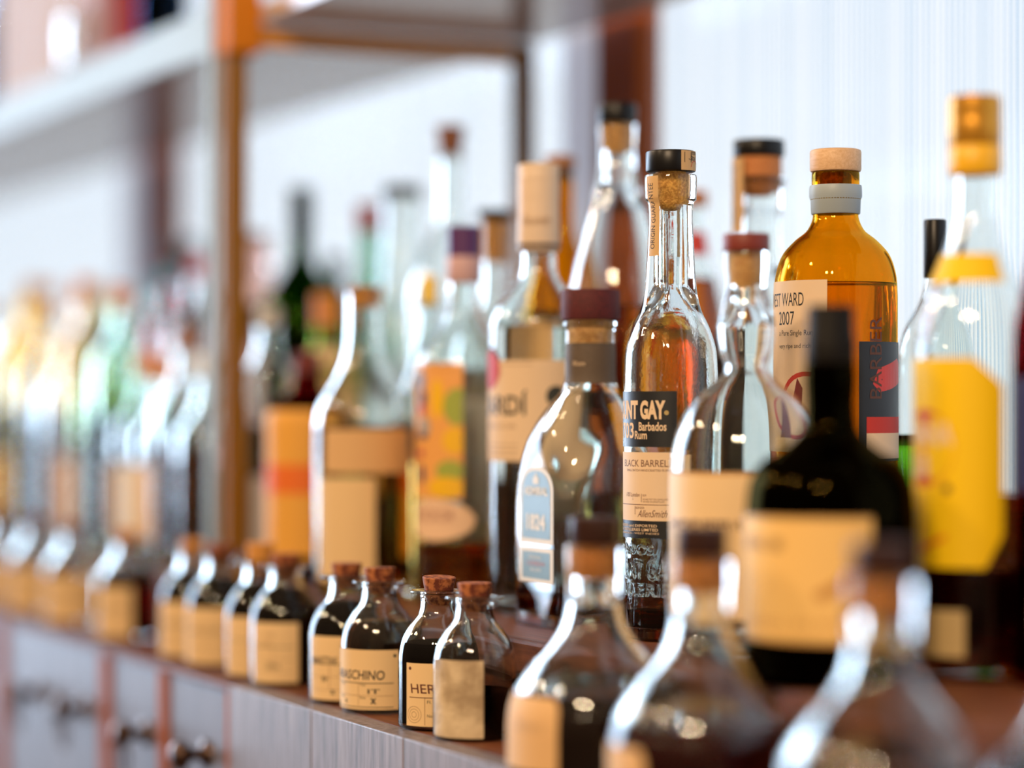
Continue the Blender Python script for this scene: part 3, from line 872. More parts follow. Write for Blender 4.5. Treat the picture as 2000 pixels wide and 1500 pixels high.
put_text('ORIGINAL 1888', sf, b.U(-75), b.U(-33), b.zy(1070), b.zy(1046), simple('brown_print', (0.10, 0.03, 0.01), 0.5), lb)
poly_patch('printed_emblem', sf, [(b.U(-12), b.zy(1150)), (b.U(6), b.zy(1120)), (b.U(16), b.zy(1080)), (b.U(20), b.zy(1095)), (b.U(8), b.zy(1140)), (b.U(-6), b.zy(1165))], simple('ochre_print', (0.55, 0.27, 0.07), 0.5), lb)
put_text('AGED RUM', sf, b.U(-70), b.U(5), b.zy(1215), b.zy(1200), simple('ochre_print', (0.55, 0.27, 0.07), 0.5), lb)

# ---- the yellow label bottle at the right
YEL = simple('yellow_label', (0.92, 0.60, 0.004), 0.55, spec=0.3)
b = Bottle('yellow_label_rum_bottle', 'clear rum bottle with gold cap and big yellow label at the right', 1904, 0.224,
    [(37, 338), (38, 345), (40, 420), (52, 470), (75, 530), (100, 590), (114, 650), (118, 720), (118, 720), (118, 1270)],
    liquid=DARKLIQ, level=1110, wall=2.6, bottom=8, n=72)
b.turned('cap', [(46, 190), (50, 194), (51.5, 225), (50, 232), (51.5, 240), (51, 285), (49, 288), (50, 292)], simple('gold_cap', (0.62, 0.30, 0.03), 0.35, 0.6), 48)
b.turned('capsule_skirt', [(49, 287), (51.5, 290), (52, 336), (48, 344), (45, 345)], simple('yellow_capsule', (0.88, 0.48, 0.01), 0.4), 48)
sf = b.surf()
lb = patch('label', sf, lambda v: b.U(-125), lambda v: b.X(1957)-max(0, (b.zy(1040)-v))*0.55-max(0, (v-b.zy(755)))*1.1, b.zy(1105), b.zy(702), YEL, b.root, nu=36, nv=24)
ringpoly(sf, b.U(-54), b.zy(875), b.mm(74), b.mm(70), REDINK, lb, n=36)
put_text('HAVANA', sf, b.U(-100), b.X(1864), b.zy(870), b.zy(825), simple('warm_white_print', (0.85, 0.65, 0.45), 0.5), lb, bold=0.03, w=0.0004)
put_text('CLUB', sf, b.U(-80), b.X(1818), b.zy(930), b.zy(888), simple('warm_white_print', (0.85, 0.65, 0.45), 0.5), lb, bold=0.03, w=0.0004)
poly_patch('printed_seal', sf, disc(b.X(1852), b.zy(953), b.mm(9)), simple('brown_print', (0.10, 0.03, 0.01), 0.5), lb)
poly_patch('red_stroke', sf, [(b.U(-60), b.zy(1080)), (b.X(1850), b.zy(1050)), (b.X(1852), b.zy(1040)), (b.U(-60), b.zy(1066))], simple('orange_print', (0.75, 0.16, 0.01), 0.5), lb)
nk = patch('neck_label', sf, b.U(-85), b.U(40), b.zy(556), b.zy(500), YEL, b.root, nu=24)
lw = patch('back_label', sf, b.U(-75), b.X(1886), b.zy(1275), b.zy(1185), simple('dull_straw', (0.50, 0.36, 0.16), 0.6), b.root)

b = Bottle('liqueur_bottle', 'dark blue and red bottle with gold cap cut by the right picture edge', 2048, 0.232,
    [(30, 400), (32, 470), (50, 560), (66, 640), (70, 720), (70, 720), (70, 1200)], mat=glass('dark_red_glass', (0.5, 0.05, 0.06), 1.5), wall=2.4, n=48, liquid=BLACKLIQ, level=1000)
b.cap('cap', 2014, 2078, 338, 402, simple('gold_cap', (0.62, 0.30, 0.03), 0.35, 0.6), 3)
patch('label', b.surf(), b.U(-120), b.U(40), b.zy(960), b.zy(740), simple('navy_label', (0.02, 0.03, 0.14), 0.5), b.root)
b = Bottle('liqueur_bottle', 'bottle with black cap half hidden behind the yellow label bottle', 1826, 0.375,
    [(20, 520), (20, 550), (30, 590), (60, 640), (75, 700), (78, 760), (78, 760), (78, 1100)], wall=2.4, n=48, liquid=glass('green_liquid', (0.35, 0.65, 0.12), 1.35), level=850)
b.cap('cap', 1804, 1848, 430, 545, BLACKCAP, 3)

# ---- conical bottle with black cap, left of the middle
b = Bottle('conical_bottle', 'tall clear conical bottle with black cap and light cork, behind the maroon capped decanter', 1206, 0.276,
    [(37, 240), (38, 243), (36, 290), (37, 320), (44, 360), (56, 410), (72, 470), (88, 540), (98, 620), (102, 720), (102, 720), (102, 1130)],
    liquid=BROWNLIQ, level=600, wall=2.6, bottom=8, n=64, bore=(21.5, 360))
b.cap('cap', 1168, 1245, 205, 243, BLACKCAP, 3, 48)
b.turned('cork', [(22.3, 243), (22.3, 294), (20, 302)], CORKL, 40)
b = Bottle('amber_bottle', 'slim amber bottle with cork cap behind the cream capsule', 1094, 0.300,
    [(24, 342), (25, 345), (26, 440), (34, 480), (60, 530), (78, 600), (78, 600), (78, 1120)], mat=AMBERG, wall=2.2, n=48, liquid=DARKLIQ, level=600)
b.cap('cap', 1063, 1122, 305, 334, simple('brown_wood_cap', (0.36, 0.15, 0.05), 0.5), 3)
b.turned('capsule', [(24, 334), (25, 336), (25, 346)], BLACKCAP, 32)
patch('label', b.surf(), b.U(-120), b.U(20), b.zy(900), b.zy(620), TAN, b.root)
b = Bottle('cork_capped_bottle', 'clear rum bottle with cork top seen through the neck of the tall rum bottle', 1354, 0.388,
    [(22, 400), (22, 450), (30, 500), (46, 560), (58, 620), (62, 700), (62, 700), (62, 1080)], mat=CLEAR, wall=2.2, n=48, liquid=AMBERLIQ, level=545)
b.cap('cork', 1326, 1382, 374, 405, corkmat('brown_cork', (0.42, 0.13, 0.03), (0.62, 0.25, 0.07), 700), 3)
patch('neck_label', b.surf(), b.U(-110), b.U(90), b.zy(500), b.zy(455), REDINK, b.root)
patch('label', b.surf(), b.U(-130), b.U(60), b.zy(1000), b.zy(730), simple('amber_label', (0.78, 0.36, 0.08), 0.6), b.root)
b = Bottle('amber_bottle', 'squat amber bottle standing right behind the tall rum bottle', 1304, 0.272,
    [(22, 560), (24, 590), (52, 608), (78, 650), (84, 710), (84, 710), (84, 1130)], mat=glass('light_amber_glass', (0.965, 0.80, 0.42), 1.48), wall=2.2, n=56, liquid=GOLDLIQ, level=640)
b.cap('cap', 1264, 1312, 528, 560, simple('brown_wood_cap', (0.36, 0.15, 0.05), 0.5), 3)
patch('label', b.surf(), b.U(-130), b.U(-20), b.zy(1000), b.zy(840), TAN, b.root)

# ---- apothecary bottles along the front ledge
LEDGEY = 0.0425
APO = [(12.8, 90.2), (18.6, 89.8), (19.0, 88.9), (18.4, 88.2), (13.6, 87.4), (13.6, 87.4), (12.4, 85), (12.3, 79), (13.8, 74), (19.8, 66.5), (24.6, 58), (26.8, 48), (27, 40), (27, 40), (27, 6)]
def apothecary(px, label, liq, level_mm, la, lb_, z0, z1, labmat, cork=CORK, writing=(), tall=98.5, seg=48, tilt=0, lean=False):
    pr, k, yb = mmprof(px, LEDGEY, LOW, APO)
    b = Bottle('apothecary_bottle', label, px, LEDGEY, pr, base=LOW, liquid=liq, level=(yb-level_mm*k) if liq else None, wall=2.3, bottom=4, n=seg, corner=2.5, sub=6,
        group='small corked bottles on the front ledge')
    yy = lambda z: yb-z*k
    ck = b.turned('cork', [(10.6*k, yy(tall)), (11.2*k, yy(tall-0.6)), (9.4*k, yy(89)), (7.2*k, yy(81)), (6.6*k, yy(80.4))], cork, 36)
    if tilt: ck.rotation_euler = (0, math.radians(tilt), 0); ck.location = (-0.0875*math.sin(math.radians(tilt)), 0, 0.0005)
    sf = b.surf()
    zz = lambda z: z*0.001
    lab = patch('label', sf, b.U(la), b.U(lb_), zz(z0), zz(z1), labmat, b.root, nu=24)
    return b, sf, lab
FAINT = simple('faint_print', (0.42, 0.26, 0.13), 0.6)
def form(b, sf, lab, a0, a1, z0, z1):
    """ruled lines of the handwritten labels"""
    h = z1-z0
    for f, t_ in ((0.62, 0.0005), (0.40, 0.0003), (0.17, 0.0003)):
        z = (z0+h*f)*0.001
        patch('rule', sf, b.U(a0+5), b.U(a1-8), z, z+t_, INK if t_ > 0.0004 else FAINT, lab, w=0.00025, nv=1)
    patch('rule', sf, b.U((a0+a1)/2-1), b.U((a0+a1)/2), (z0+h*0.17)*0.001, (z0+h*0.62)*0.001, FAINT, lab, w=0.00025, nv=1, nu=1)

WRINK = corkmat('worn_tape', (0.40, 0.29, 0.17), (0.66, 0.52, 0.33), 55)
WRINK.node_tree.nodes['Bump'].inputs['Distance'].default_value = 0.006
b, sf, lab = apothecary(927, 'apothecary bottle nearest the camera with a crumpled greyish tape label', BLACKLIQ, 30, -70, 12, 2, 51, WRINK)
b, sf, lab = apothecary(857, 'apothecary bottle of black liquid with HERB handwritten on its label', BLACKLIQ, 56, -50, 20, 3, 44, KRAFT, tilt=4)
put_text('HERB', sf, b.U(-42), b.U(8), 0.0245, 0.0305, BROWNINK, lab, bold=0.01, shear=-0.1)
patch('rule', sf, b.U(-44), b.U(16), 0.0215, 0.022, BROWNINK, lab, w=0.00025, nv=1)
for rr in (0.0055, 0.0038, 0.0020): ringpoly(sf, b.U(-36), 0.0105, rr, 0.00035, FAINT, lab)
patch('rule', sf, b.U(-20), b.U(-19), 0.004, 0.0215, FAINT, lab, w=0.00025, nv=1, nu=1)
poly_patch('punch_mark', sf, disc(b.U(-43), 0.0405, 0.0011), BROWNINK, lab)
put_text('Fl.', sf, b.U(-16), b.U(-10), 0.018, 0.020, INK, lab)
put_text('No', sf, b.U(-16), b.U(-9), 0.009, 0.011, INK, lab)
b, sf, lab = apothecary(742, 'clear apothecary bottle with MARASCHINO handwritten on its kraft label', glass('pale_liqueur', (0.95, 0.94, 0.92), 1.35), 62, -100, 28, 3, 44, KRAFT, tilt=-2)
put_text('MARASCHINO', sf, b.U(-96), b.U(7), 0.0235, 0.0300, INK, lab, bold=0.012, shear=0.1)
patch('rule', sf, b.U(-80), b.U(20), 0.0210, 0.0215, INK, lab, w=0.00025, nv=1)
patch('rule', sf, b.U(-80), b.U(20), 0.0125, 0.0128, FAINT, lab, w=0.00025, nv=1)
patch('rule', sf, b.U(-80), b.U(20), 0.0045, 0.0050, INK, lab, w=0.00025, nv=1)
patch('rule', sf, b.U(-33), b.U(-32.3), 0.0045, 0.0210, FAINT, lab, w=0.00025, nv=1, nu=1)
put_text('IT', sf, b.U(-18), b.U(0), 0.0140, 0.0172, INK, lab, bold=0.012)
put_text('x', sf, b.U(-14), b.U(-5), 0.0070, 0.0110, INK, lab, bold=0.03)
put_text('x', sf, b.U(-60), b.U(-54), 0.0070, 0.0095, INK, lab, bold=0.03)
for a_, z_, t_ in ((-30, 0.0190, 'Origin'), (-30, 0.0105, 'Date'), (-70, 0.0190, 'Form'), (-70, 0.0105, 'By')):
    put_text(t_, sf, b.U(a_), b.U(a_+9), z_, z_+0.0016, INK, lab)
poly_patch('punch_mark', sf, disc(b.U(22), 0.0400, 0.0011), INK, lab)
b, sf, lab = apothecary(677, 'apothecary bottle of black liquid, label ending in INE, between MARASCHINO and its left neighbour', BLACKLIQ, 70, -66, 14, 3, 48, KRAFT)
put_text('AMARETTINE', sf, b.U(-64), b.U(-14), 0.028, 0.0335, INK, lab, bold=0.01, shear=0.1); form(b, sf, lab, -66, 14, 3, 44)
put_text('fr', sf, b.U(-40), b.U(-28), 0.016, 0.020, INK, lab, bold=0.02)
put_text('x', sf, b.U(-25), b.U(-17), 0.007, 0.0105, INK, lab, bold=0.03)
b, sf, lab = apothecary(558, 'apothecary bottle of black liquid with a whole square kraft label, right of two touching bottles', BLACKLIQ, 72, -62, 21, 3, 48, KRAFT)
put_text('SLOE', sf, b.U(-36), b.U(-18), 0.037, 0.041, FAINT, lab); put_text('GIN', sf, b.U(-44), b.U(-22), 0.030, 0.034, FAINT, lab); put_text('2016', sf, b.U(-34), b.U(-10), 0.013, 0.018, INK, lab)
form(b, sf, lab, -62, 21, 3, 46)
CORKO = corkmat('orange_cork', (0.62, 0.24, 0.04), (0.80, 0.38, 0.08))
b, sf, lab = apothecary(508, 'apothecary bottle of black liquid with a bright orange cork', BLACKLIQ, 72, -70, 40, 3, 48, KRAFT, cork=CORKO, tall=104)
form(b, sf, lab, -70, 40, 3, 46)
for px_, ll, lq, lv, aa, bb in (
    (430, 'apothecary bottle of black liquid, right one of the blurred pair left of the gold post', BLACKLIQ, 70, -100, 45),
    (376, 'apothecary bottle of black liquid, left one of the blurred pair left of the gold post', BLACKLIQ, 70, -100, 40),
    (248, 'blurred apothecary bottle half filled with dark brown liquid, with dark right side', REDLIQ, 60, -100, 10),
    (142, 'blurred clear apothecary bottle with tan label, second from the left picture edge', CLEARLIQ, 60, -100, 40),
    (67, 'blurred clear apothecary bottle with tan label at the left picture edge', CLEARLIQ, 60, -100, 40),
    (-4, 'blurred clear apothecary bottle cut by the left picture edge', CLEARLIQ, 60, -100, 40)):
    b, sf, lab = apothecary(px_, ll, lq, lv, aa, bb, 3, 48, KRAFT, seg=36, cork=CORKO if px_ in (376, 248) else CORK)
    put_text('BITTER', sf, b.U(-50), b.U(0), 0.028, 0.033, FAINT, lab); form(b, sf, lab, aa, bb, 3, 44)

# ---- big round shouldered bottles in the right foreground
BIG = [(15.2, 131.5), (16.2, 131), (16.4, 120), (15.6, 108), (15.8, 96), (19, 84), (26, 73.5), (36, 62.5), (44, 51), (48.6, 39), (50, 28), (50, 28), (50, 6)]
def bigbottle(px, label, liq, lev, labmat=TAN, a0=-100, a1=-24, zt=47):
    yin = 0.0395
    pr, k, yb = mmprof(px, yin, LOW, BIG)
    b = Bottle('syrup_bottle', label, px, yin, pr, base=LOW, liquid=liq, level=yb-lev*k, wall=3, bottom=6, n=72, sub=7, bore=(9.3*k, yb-104*k), group='round shouldered bottles in the foreground')
    yy = lambda z: yb-z*k
    b.turned('cap', [(13*k, yy(147.5)), (14*k, yy(146.5)), (14.2*k, yy(133)), (13.2*k, yy(131.6))], CORKD if False else simple('dark_brown_cap', (0.035, 0.012, 0.008), 0.4), 48)
    b.turned('cork', [(9.6*k, yy(131.6)), (9.7*k, yy(131)), (9.7*k, yy(114)), (8.6*k, yy(112))], corkmat('orange_brown_cork', (0.48, 0.16, 0.03), (0.66, 0.27, 0.06)), 40)
    sf = b.surf()
    def right(v): return b.U(a1)-(max(0, v-(zt-8)*0.001)**2)*60
    lab = patch('label', sf, b.U(a0), right, 0.005, zt*0.001, labmat, b.root, nu=24, nv=16)
    put_text('bitters', sf, b.U(-62), b.U(-34), (zt-19)*0.001, (zt-13)*0.001, FAINT, lab, shear=0.3)
    return b
bigbottle(1160, 'round shouldered bottle of dark liquid with tan label, just right of the small corked bottles', simple('brown_black_liquid', (0.012, 0.005, 0.003), 0.15, spec=0.3), 47)
bigbottle(1370, 'round shouldered bottle of dark red liquid, second of the foreground row', simple('dark_cherry_liquid', (0.030, 0.002, 0.002), 0.15, spec=0.3), 44, a1=-36, zt=33)
bigbottle(1722, 'round shouldered bottle of dark red liquid in the lower right foreground', simple('dark_cherry_liquid', (0.030, 0.002, 0.002), 0.15, spec=0.3), 42, a1=-60, zt=30)
bigbottle(2123, 'round shouldered dark bottle at the lower right picture corner', BLACKLIQ, 70, a1=-60, zt=30)

# ---- out of focus bottles behind
def gen(name, label, px, yin, R, top, glassm=CLEAR, liq=None, lev=0.6, cap=(12, 16, BLACKCAP), neck=12, neckh=60, sh=40, lab=None, cork=None, n=40, wall=2.2):
    """top = photo row of the very top; sizes in mm"""
    k = spot(px, yin)[3]
    yb = HORIZON+(CAM.z-TOP)*1000*k
    H = (yb-top)/k
    hb = H-(cap[1] if cap else 0)
    pr = [(neck, hb), (neck, hb-2), (neck*0.98, hb-neckh*0.5), (neck*1.15, hb-neckh), (R*0.62, hb-neckh-sh*0.35), (R*0.93, hb-neckh-sh*0.75), (R, hb-neckh-sh), (R, hb-neckh-sh), (R, 8)]
    b = Bottle(name, label, px, yin, [(r*k, yb-z*k) for r, z in pr], mat=glassm, wall=wall, n=n, sub=4, liquid=liq, level=yb-lev*hb*k if liq else None)
    yy = lambda z: yb-z*k
    if cap:
        c = cap[0]
        b.turned('cap', [(c*0.9*k, yy(H)), (c*k, yy(H-1)), (c*(cap[3] if len(cap) > 3 else 1)*k, yy(hb-0.5)), (c*0.9*k, yy(hb-1))], cap[2], 32)
    if cork:
        b.turned('cork', [(neck*0.84*k, yy(hb)), (neck*0.8*k, yy(hb-cork[0]))], cork[1], 24)
    if lab:
        sf = b.surf()
        for i, (z0, z1, a0, a1, m_) in enumerate(lab):
            patch('label', sf, b.U(a0), b.U(a1), z0*0.001, z1*0.001, m_, b.root, nu=20)
    return b
PURPLE = simple('purple_capsule', (0.085, 0.018, 0.13), 0.4)
PINK = simple('pink_band', (0.62, 0.40, 0.42), 0.5)
b = gen('purple_capsule_bottle', 'clear bottle with purple and pink capsule and colourful painted label', 906, 0.187, 38, 443, liq=AMBERLIQ, lev=0.17,
        cap=(13.5, 25, PURPLE), neck=13, neckh=45, sh=42, n=64)
b.turned('capsule_skirt', [(33.5, 503), (34.3, 505), (34.3, 552), (33, 554)], PINK, 40)
sf = b.surf()
lab = patch('label', sf, b.U(-150), b.X(905), b.zy(972), b.zy(712), simple('orange_art', (0.85, 0.40, 0.10), 0.5), b.root, nu=30)
lab['label'] = 'painted landscape label in yellow, green and blue'
GRN = simple('olive_green_art', (0.35, 0.42, 0.06), 0.5); YLW = simple('sun_yellow_art', (0.90, 0.52, 0.01), 0.5); NAVY = simple('navy_art', (0.05, 0.05, 0.14), 0.5); RSE = simple('rose_art', (0.5, 0.06, 0.10), 0.5)
def bl(cx, cy_, rx, ry, m_, w=0.0002):
    x1 = b.X(905)
    poly_patch('painted_shape', sf, [(min(u, x1), v) for u, v in disc(b.X(cx), b.zy(cy_), b.mm(rx), 22, b.mm(ry))], m_, lab, w)
bl(895, 795, 30, 36, GRN); bl(855, 780, 14, 38, YLW, 0.0003); bl(890, 860, 26, 26, YLW, 0.0003); bl(880, 918, 30, 20, GRN, 0.0003); bl(872, 950, 40, 20, YLW, 0.0004)
bl(824, 745, 14, 20, simple('steel_blue_art', (0.20, 0.27, 0.42), 0.5), 0.0005); bl(828, 778, 12, 14, NAVY, 0.0006); bl(826, 800, 12, 12, RSE, 0.0005); bl(830, 835, 18, 20, simple('grey_art', (0.42, 0.38, 0.36), 0.5), 0.0005); bl(828, 852, 16, 6, NAVY, 0.0007); bl(824, 885, 12, 8, RSE, 0.0006); bl(826, 925, 10, 18, NAVY, 0.0005)
ov = poly_patch('oval_label', sf, [(u, v) for u, v in disc(b.X(850), b.zy(1013), b.mm(82), 30, b.mm(40))], simple('peach_label', (0.85, 0.58, 0.38), 0.6), b.root, 0.0004)
put_text('ROCKOR', sf, b.X(818), b.X(888), b.zy(1016), b.zy(992), simple('brown_rose_print', (0.32, 0.10, 0.08), 0.5), ov, w=0.0006)
BAND = lambda c, n_: simple(n_, c, 0.5)
b = gen('flared_stopper_bottle', 'bottle with black flared stopper and pale cork neck behind the purple capsule bottle', 966, 0.275, 37, 434, liq=CLEARLIQ, lev=0.6,
        cap=None, neck=12, neckh=70, sh=40, cork=(35, CORKL), lab=((60, 160, -120, 30, WHITE),))
b.turned('stopper', [(35, 412), (36, 414), (33, 424), (22, 434)], BLACKCAP, 40)
gen('corked_carafe', 'tall clear bottle with dark tapered cork standing above the rest', 880, 0.284, 38, 247, cap=(13, 25, CORKD, 0.75), neck=11, neckh=60, sh=70, liq=None)
gen('frosted_bottle', 'milky white bottle with thin dark cap in the blurred middle', 785, 0.290, 36, 364, cap=(18.5, 9, BLACKCAP), neck=18, neckh=70, sh=60, glassm=glass('frosted_white_glass', (0.97, 0.99, 0.98), 1.47, 0.25), liq=CLEARLIQ, lev=0.5)
gen('yellow_capped_bottle', 'clear bottle with yellow cap and pale blue label', 838, 0.208, 27, 540, cap=(6.6, 24, YEL), neck=11, neckh=30, sh=60, liq=CLEARLIQ, lev=0.6, lab=((25, 110, -130, 10, simple('pale_blue_label', (0.45, 0.60, 0.70), 0.5)),))
gen('orange_capped_bottle', 'big clear round bottle with orange cork and tan paper label', 712, 0.140, 41, 562, cap=None, neck=15, neckh=55, sh=55, liq=GOLDLIQ, lev=0.55, cork=(16, CORKO), lab=((14, 96, -62, 12, KRAFT), (100, 135, -50, 60, TAN)), n=56)
gen('boxed_label_bottle', 'bottle with dark red shoulders and bright orange label', 600, 0.152, 36, 690, cap=(12, 18, simple('dark_red_wax', (0.16, 0.02, 0.01), 0.4)), neck=12, neckh=14, sh=24, glassm=glass('dark_red_glass', (0.5, 0.05, 0.06), 1.5), liq=BLACKLIQ, lev=0.9,
    lab=((24, 78, -130, 45, simple('orange_label', (0.86, 0.42, 0.06), 0.6)), (78, 103, -130, 45, simple('red_orange_label', (0.85, 0.17, 0.015), 0.6)), (103, 150, -130, 45, simple('orange_label', (0.86, 0.42, 0.06), 0.6))))
gen('gin_bottle', 'slender clear bottle right beside the gold brown post', 524, 0.158, 27, 600, cap=(11, 18, WHITE), neck=11, neckh=22, sh=30, liq=CLEARLIQ, lev=0.6, lab=((10, 90, -60, 20, simple('pale_grey_label', (0.60, 0.58, 0.60), 0.5)),))
gen('orange_capped_bottle', 'blurred bottle with orange cap, orange band and tan label on green glass', 638, 0.243, 34, 575, cap=(12.5, 32, simple('orange_capsule', (0.80, 0.30, 0.03), 0.5)), neck=12.5, neckh=22, sh=28, glassm=glass('olive_glass', (0.60, 0.75, 0.30), 1.5), liq=GOLDLIQ, lev=0.7, lab=((70, 210, -110, 60, simple('straw_label', (0.84, 0.60, 0.32), 0.6)),))
gen('small_green_bottle', 'grey green bottle with small red cap in the blurred middle', 720, 0.318, 34, 400, cap=(12, 26, simple('red_cap', (0.30, 0.025, 0.012), 0.5)), neck=11.5, neckh=50, sh=60, glassm=glass('grey_green_glass', (0.72, 0.84, 0.76), 1.5), liq=CLEARLIQ, lev=0.6)
gen('green_wine_bottle', 'dark green bottle with thin neck silhouetted against the window', 588, 0.272, 41, 368, cap=(12, 46, simple('dark_green_capsule', (0.005, 0.022, 0.018), 0.5)), neck=11, neckh=28, sh=62, glassm=glass('dark_green_glass', (0.12, 0.28, 0.06), 1.5), liq=BLACKLIQ, lev=0.72)
gen('pink_bottle', 'pale pink bottle next to the gold brown post', 497, 0.270, 20, 456, cap=(14, 6, simple('brown_wood_cap', (0.36, 0.15, 0.05), 0.5)), neck=17, neckh=30, sh=20, glassm=glass('pale_pink_glass', (0.98, 0.86, 0.82), 1.45, 0.2), liq=CLEARLIQ, lev=0.8)
gen('low_dark_bottle', 'short dark bottle in front of the window, between green bottle and red capped one', 652, 0.378, 32, 500, cap=(10, 14, BLACKCAP), neck=10, neckh=20, sh=30, glassm=glass('dark_green_glass', (0.12, 0.28, 0.06), 1.5), liq=BLACKLIQ, lev=0.7)
gen('straw_label_bottle', 'blurred clear bottle with straw label left of the cream capsule bottle', 990, 0.355, 36, 620, cap=(12, 18, TAN), neck=12, neckh=20, sh=30, liq=GOLDLIQ, lev=0.8, lab=((20, 150, -150, 90, simple('straw_label', (0.84, 0.60, 0.32), 0.6)),))

# far bottles, left of the post
MINT = glass('mint_glass', (0.92, 0.985, 0.95), 1.47)
GREENG = glass('leaf_green_glass', (0.86, 0.94, 0.78), 1.47)
ORANGECAP = simple('orange_capsule', (0.80, 0.30, 0.03), 0.5)
REDCAP = simple('red_cap_bright', (0.62, 0.02, 0.03), 0.5)
GOLDCAP = simple('gold_cap', (0.62, 0.30, 0.03), 0.35, 0.6)
PEACH = simple('peach_label', (0.85, 0.58, 0.38), 0.6)
WLAB = simple('white_label', (0.80, 0.79, 0.76), 0.6)
BLUECAP = simple('blue_cap', (0.08, 0.30, 0.42), 0.4)
far = [
 # px, yin, R, top, glass, liquid, cap mat, label mat, description
 (404, 0.136, 30, 690, CLEAR, CLEARLIQ, WHITE, None, 'far clear bottle with white cap just left of the gold post'),
 (362, 0.136, 32, 640, CLEAR, BROWNLIQ, simple('brown_wood_cap', (0.36, 0.15, 0.05), 0.5), None, 'far bottle of brown liquid with brown cap'),
 (322, 0.136, 30, 700, CLEAR, GOLDLIQ, ORANGECAP, simple('straw_label', (0.84, 0.60, 0.32), 0.6), 'far clear bottle with orange cap and straw label'),
 (283, 0.138, 32, 690, CLEAR, CLEARLIQ, ORANGECAP, WLAB, 'far clear bottle with orange cap and white label'),
 (240, 0.136, 32, 560, MINT, CLEARLIQ, ORANGECAP, None, 'far mint green bottle with orange cap'),
 (203, 0.138, 31, 640, GREENG, BROWNLIQ, BLACKCAP, None, 'far leaf green bottle with black cap'),
 (168, 0.138, 31, 545, glass('pale_pink_amber_glass', (0.98, 0.88, 0.78), 1.45), CLEARLIQ, ORANGECAP, PEACH, 'far rose amber bottle with orange cap'),
 (132, 0.138, 31, 640, CLEAR, CLEARLIQ, WHITE, None, 'far clear bottle with white cap, right of the plain one'),
 (98, 0.138, 30, 600, CLEAR, CLEARLIQ, WHITE, None, 'far plain clear bottle with white cap'),
 (64, 0.138, 31, 550, glass('golden_glass', (0.97, 0.80, 0.36), 1.45), CLEARLIQ, GOLDCAP, None, 'far golden bottle with gold cap'),
 (28, 0.138, 31, 690, BLACKCAP, None, BLACKCAP, TAN, 'far black bottle with tan label'),
 (-8, 0.138, 31, 600, CLEAR, CLEARLIQ, WHITE, TAN, 'far clear bottle with tan label at the left picture edge'),
 (388, 0.270, 33, 505, CLEAR, CLEARLIQ, REDCAP, WLAB, 'far clear bottle with bright red cap'),
 (343, 0.275, 33, 520, glass('rose_glass', (0.98, 0.80, 0.80), 1.45), CLEARLIQ, BLUECAP, None, 'far rose coloured bottle with blue cap'),
 (296, 0.280, 33, 540, MINT, CLEARLIQ, BLUECAP, None, 'far mint bottle with blue cap'),
 (250, 0.280, 33, 600, CLEAR, GOLDLIQ, REDCAP, PEACH, 'far bottle with red cap and peach label'),
 (200, 0.280, 33, 560, GREENG, CLEARLIQ, WHITE, None, 'far green bottle with white cap'),
 (150, 0.280, 33, 580, CLEAR, GOLDLIQ, GOLDCAP, PEACH, 'far clear bottle of golden liquid with gold cap'),
 (98, 0.280, 33, 560, CLEAR, CLEARLIQ, ORANGECAP, None, 'far clear bottle with orange cap'),
 (40, 0.280, 33, 600, CLEAR, GOLDLIQ, WHITE, PEACH, 'far clear bottle of golden liquid with white cap'),
 (372, 0.360, 33, 470, glass('dark_green_glass', (0.12, 0.28, 0.06), 1.5), BLACKLIQ, BLACKCAP, None, 'far dark bottle at the back by the window'),
 (318, 0.365, 33, 480, glass('dark_red_glass', (0.5, 0.05, 0.06), 1.5), BLACKLIQ, BLACKCAP, None, 'far dark red bottle at the back by the window'),
]
for px_, yi, R_, top_, g_, lq, cm_, lm_, desc in far:
    gen('spirit_bottle', desc, px_, yi, R_, top_, glassm=g_, liq=lq, lev=0.55, cap=(11.5, 22, cm_), neck=11, neckh=26, sh=34,
        lab=((20, 95, -125, 40, lm_),) if lm_ else None, n=32)

# ---- things standing on the upper shelf
SH = SHELF+0.0154
def shx(px, yin=0.15): return spot(px, yin)
def carton(px0, px1, label, m_, trimm, h=0.17):
    x0, x1 = shx(px0)[0], shx(px1)[0]
    x0, x1 = min(x0, x1)+0.003, max(x0, x1)-0.003
    cx = (x0+x1)/2
    t_ = thing('bottle_carton', label, 'box', (cx, 0.165, SH))
    w2 = (x1-x0)/2
    bevel_box('carton_body', (-w2, -0.04, 0), (w2, 0.04, h), m_, t_, 0.002)
    for sx_ in (-1, 1): bevel_box('gold_edge', (sx_*(w2-0.007)-0.007, -0.0415, 0), (sx_*(w2-0.007)+0.007, -0.0402, h), trimm, t_, 0.0003)
GOLDP = simple('gold_foil', (0.50, 0.25, 0.012), 0.45, 0.0)
carton(35, 110, 'tan carton with gold edges on the upper shelf, left one', simple('tan_carton', (0.40, 0.235, 0.115), 0.6), GOLDP)
carton(114, 190, 'tan carton with gold edges on the upper shelf, behind the clear tumbler', simple('tan_carton', (0.40, 0.235, 0.115), 0.6), GOLDP)
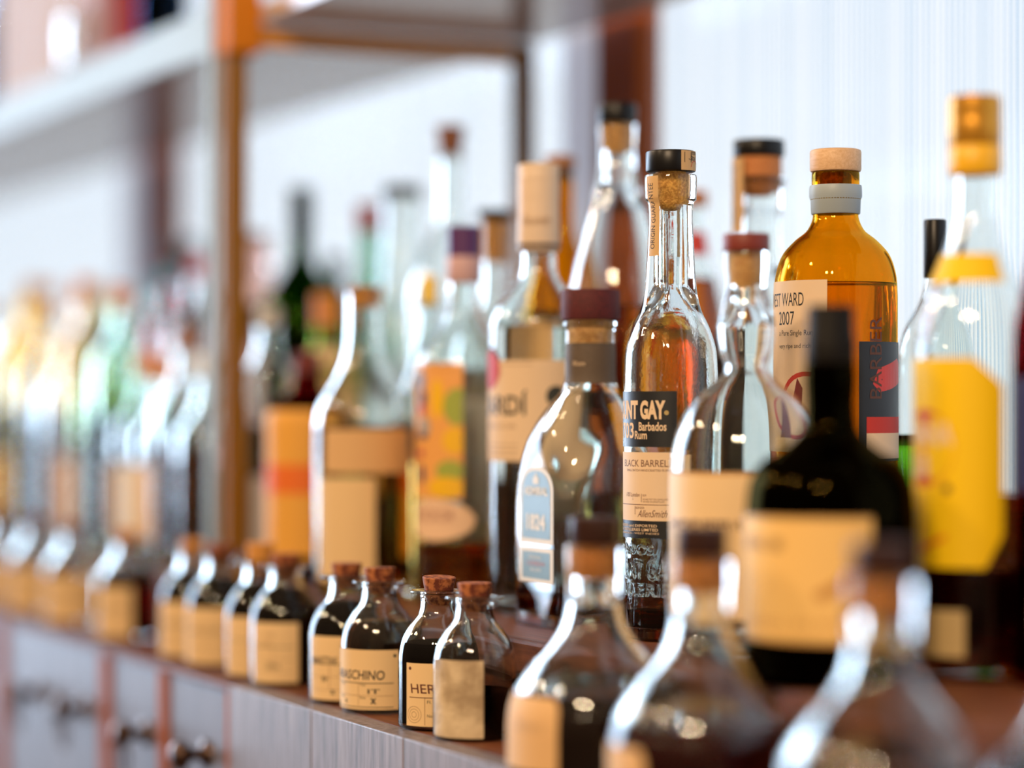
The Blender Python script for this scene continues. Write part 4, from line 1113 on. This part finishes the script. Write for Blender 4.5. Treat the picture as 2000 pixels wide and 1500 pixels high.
carton(193, 238, 'pale pink carton on the upper shelf beside the red bottle', simple('pink_carton', (0.45, 0.27, 0.26), 0.6), simple('pink_carton', (0.45, 0.27, 0.26), 0.6))
def shelf_bottle(px, label, g_, R_, liq=None, yin=0.150, H=230):
    k = spot(px, yin)[3]
    yb = HORIZON+(CAM.z-SH)*1000*k
    pr = [(12, H), (12, H-40), (14, H-60), (R_*0.7, H-75), (R_, H-100), (R_, H-100), (R_, 6)]
    b = Bottle('shelf_bottle', label, px, yin, [(r*k, yb-z*k) for r, z in pr], base=SH, mat=g_, n=36, sub=4, liquid=liq, level=yb-0.5*H*k if liq else None)
    b.turned('cap', [(12*k, yb-(H+16)*k), (12.5*k, yb-(H+15)*k), (12.5*k, yb-(H-8)*k), (12*k, yb-(H-9)*k)], BLACKCAP, 24)
shelf_bottle(258, 'red bottle standing on the upper shelf', simple('red_ceramic', (0.30, 0.012, 0.005), 0.5, spec=0.15), 21, yin=0.14)
shelf_bottle(318, 'dark blue bottle on the upper shelf nearest the post', glass('deep_blue_glass', (0.10, 0.22, 0.42), 1.5), 24, BLACKLIQ, yin=0.14)
shelf_bottle(8, 'blue grey bottle on the upper shelf at the left picture edge', glass('blue_grey_glass', (0.45, 0.58, 0.66), 1.5), 30, CLEARLIQ, yin=0.16)
# tumbler
k = spot(152, 0.116)
t_ = thing('tumbler', 'clear upturned tumbler in front of the tan cartons on the upper shelf', 'glass', (k[0], k[1], SH))
pr = [(0.017, 0.0), (0.017, 0.050), (0.013, 0.064), (0.0001, 0.068)]
inn = [(0.0001, 0.064), (0.0115, 0.0605), (0.0150, 0.049), (0.0150, 0.0)]
lathe('bowl', catmull(pr, 4)+catmull(inn, 4)[0:]+[(0.0170, 0.0)], CLEAR, t_, 32, caps=False)

# ------------------------------------------------------------------ spacing check of the standing bottles
for i in range(len(PLACED)):
    for j in range(i):
        a, c = PLACED[i], PLACED[j]
        if abs(a[4]-c[4]) > 0.05: continue
        d = math.hypot(a[1]-c[1], a[2]-c[2])
        if d < a[3]+c[3]: print('CLOSE %.0f mm' % ((a[3]+c[3]-d)*1000), a[0][:50], '|', c[0][:50])
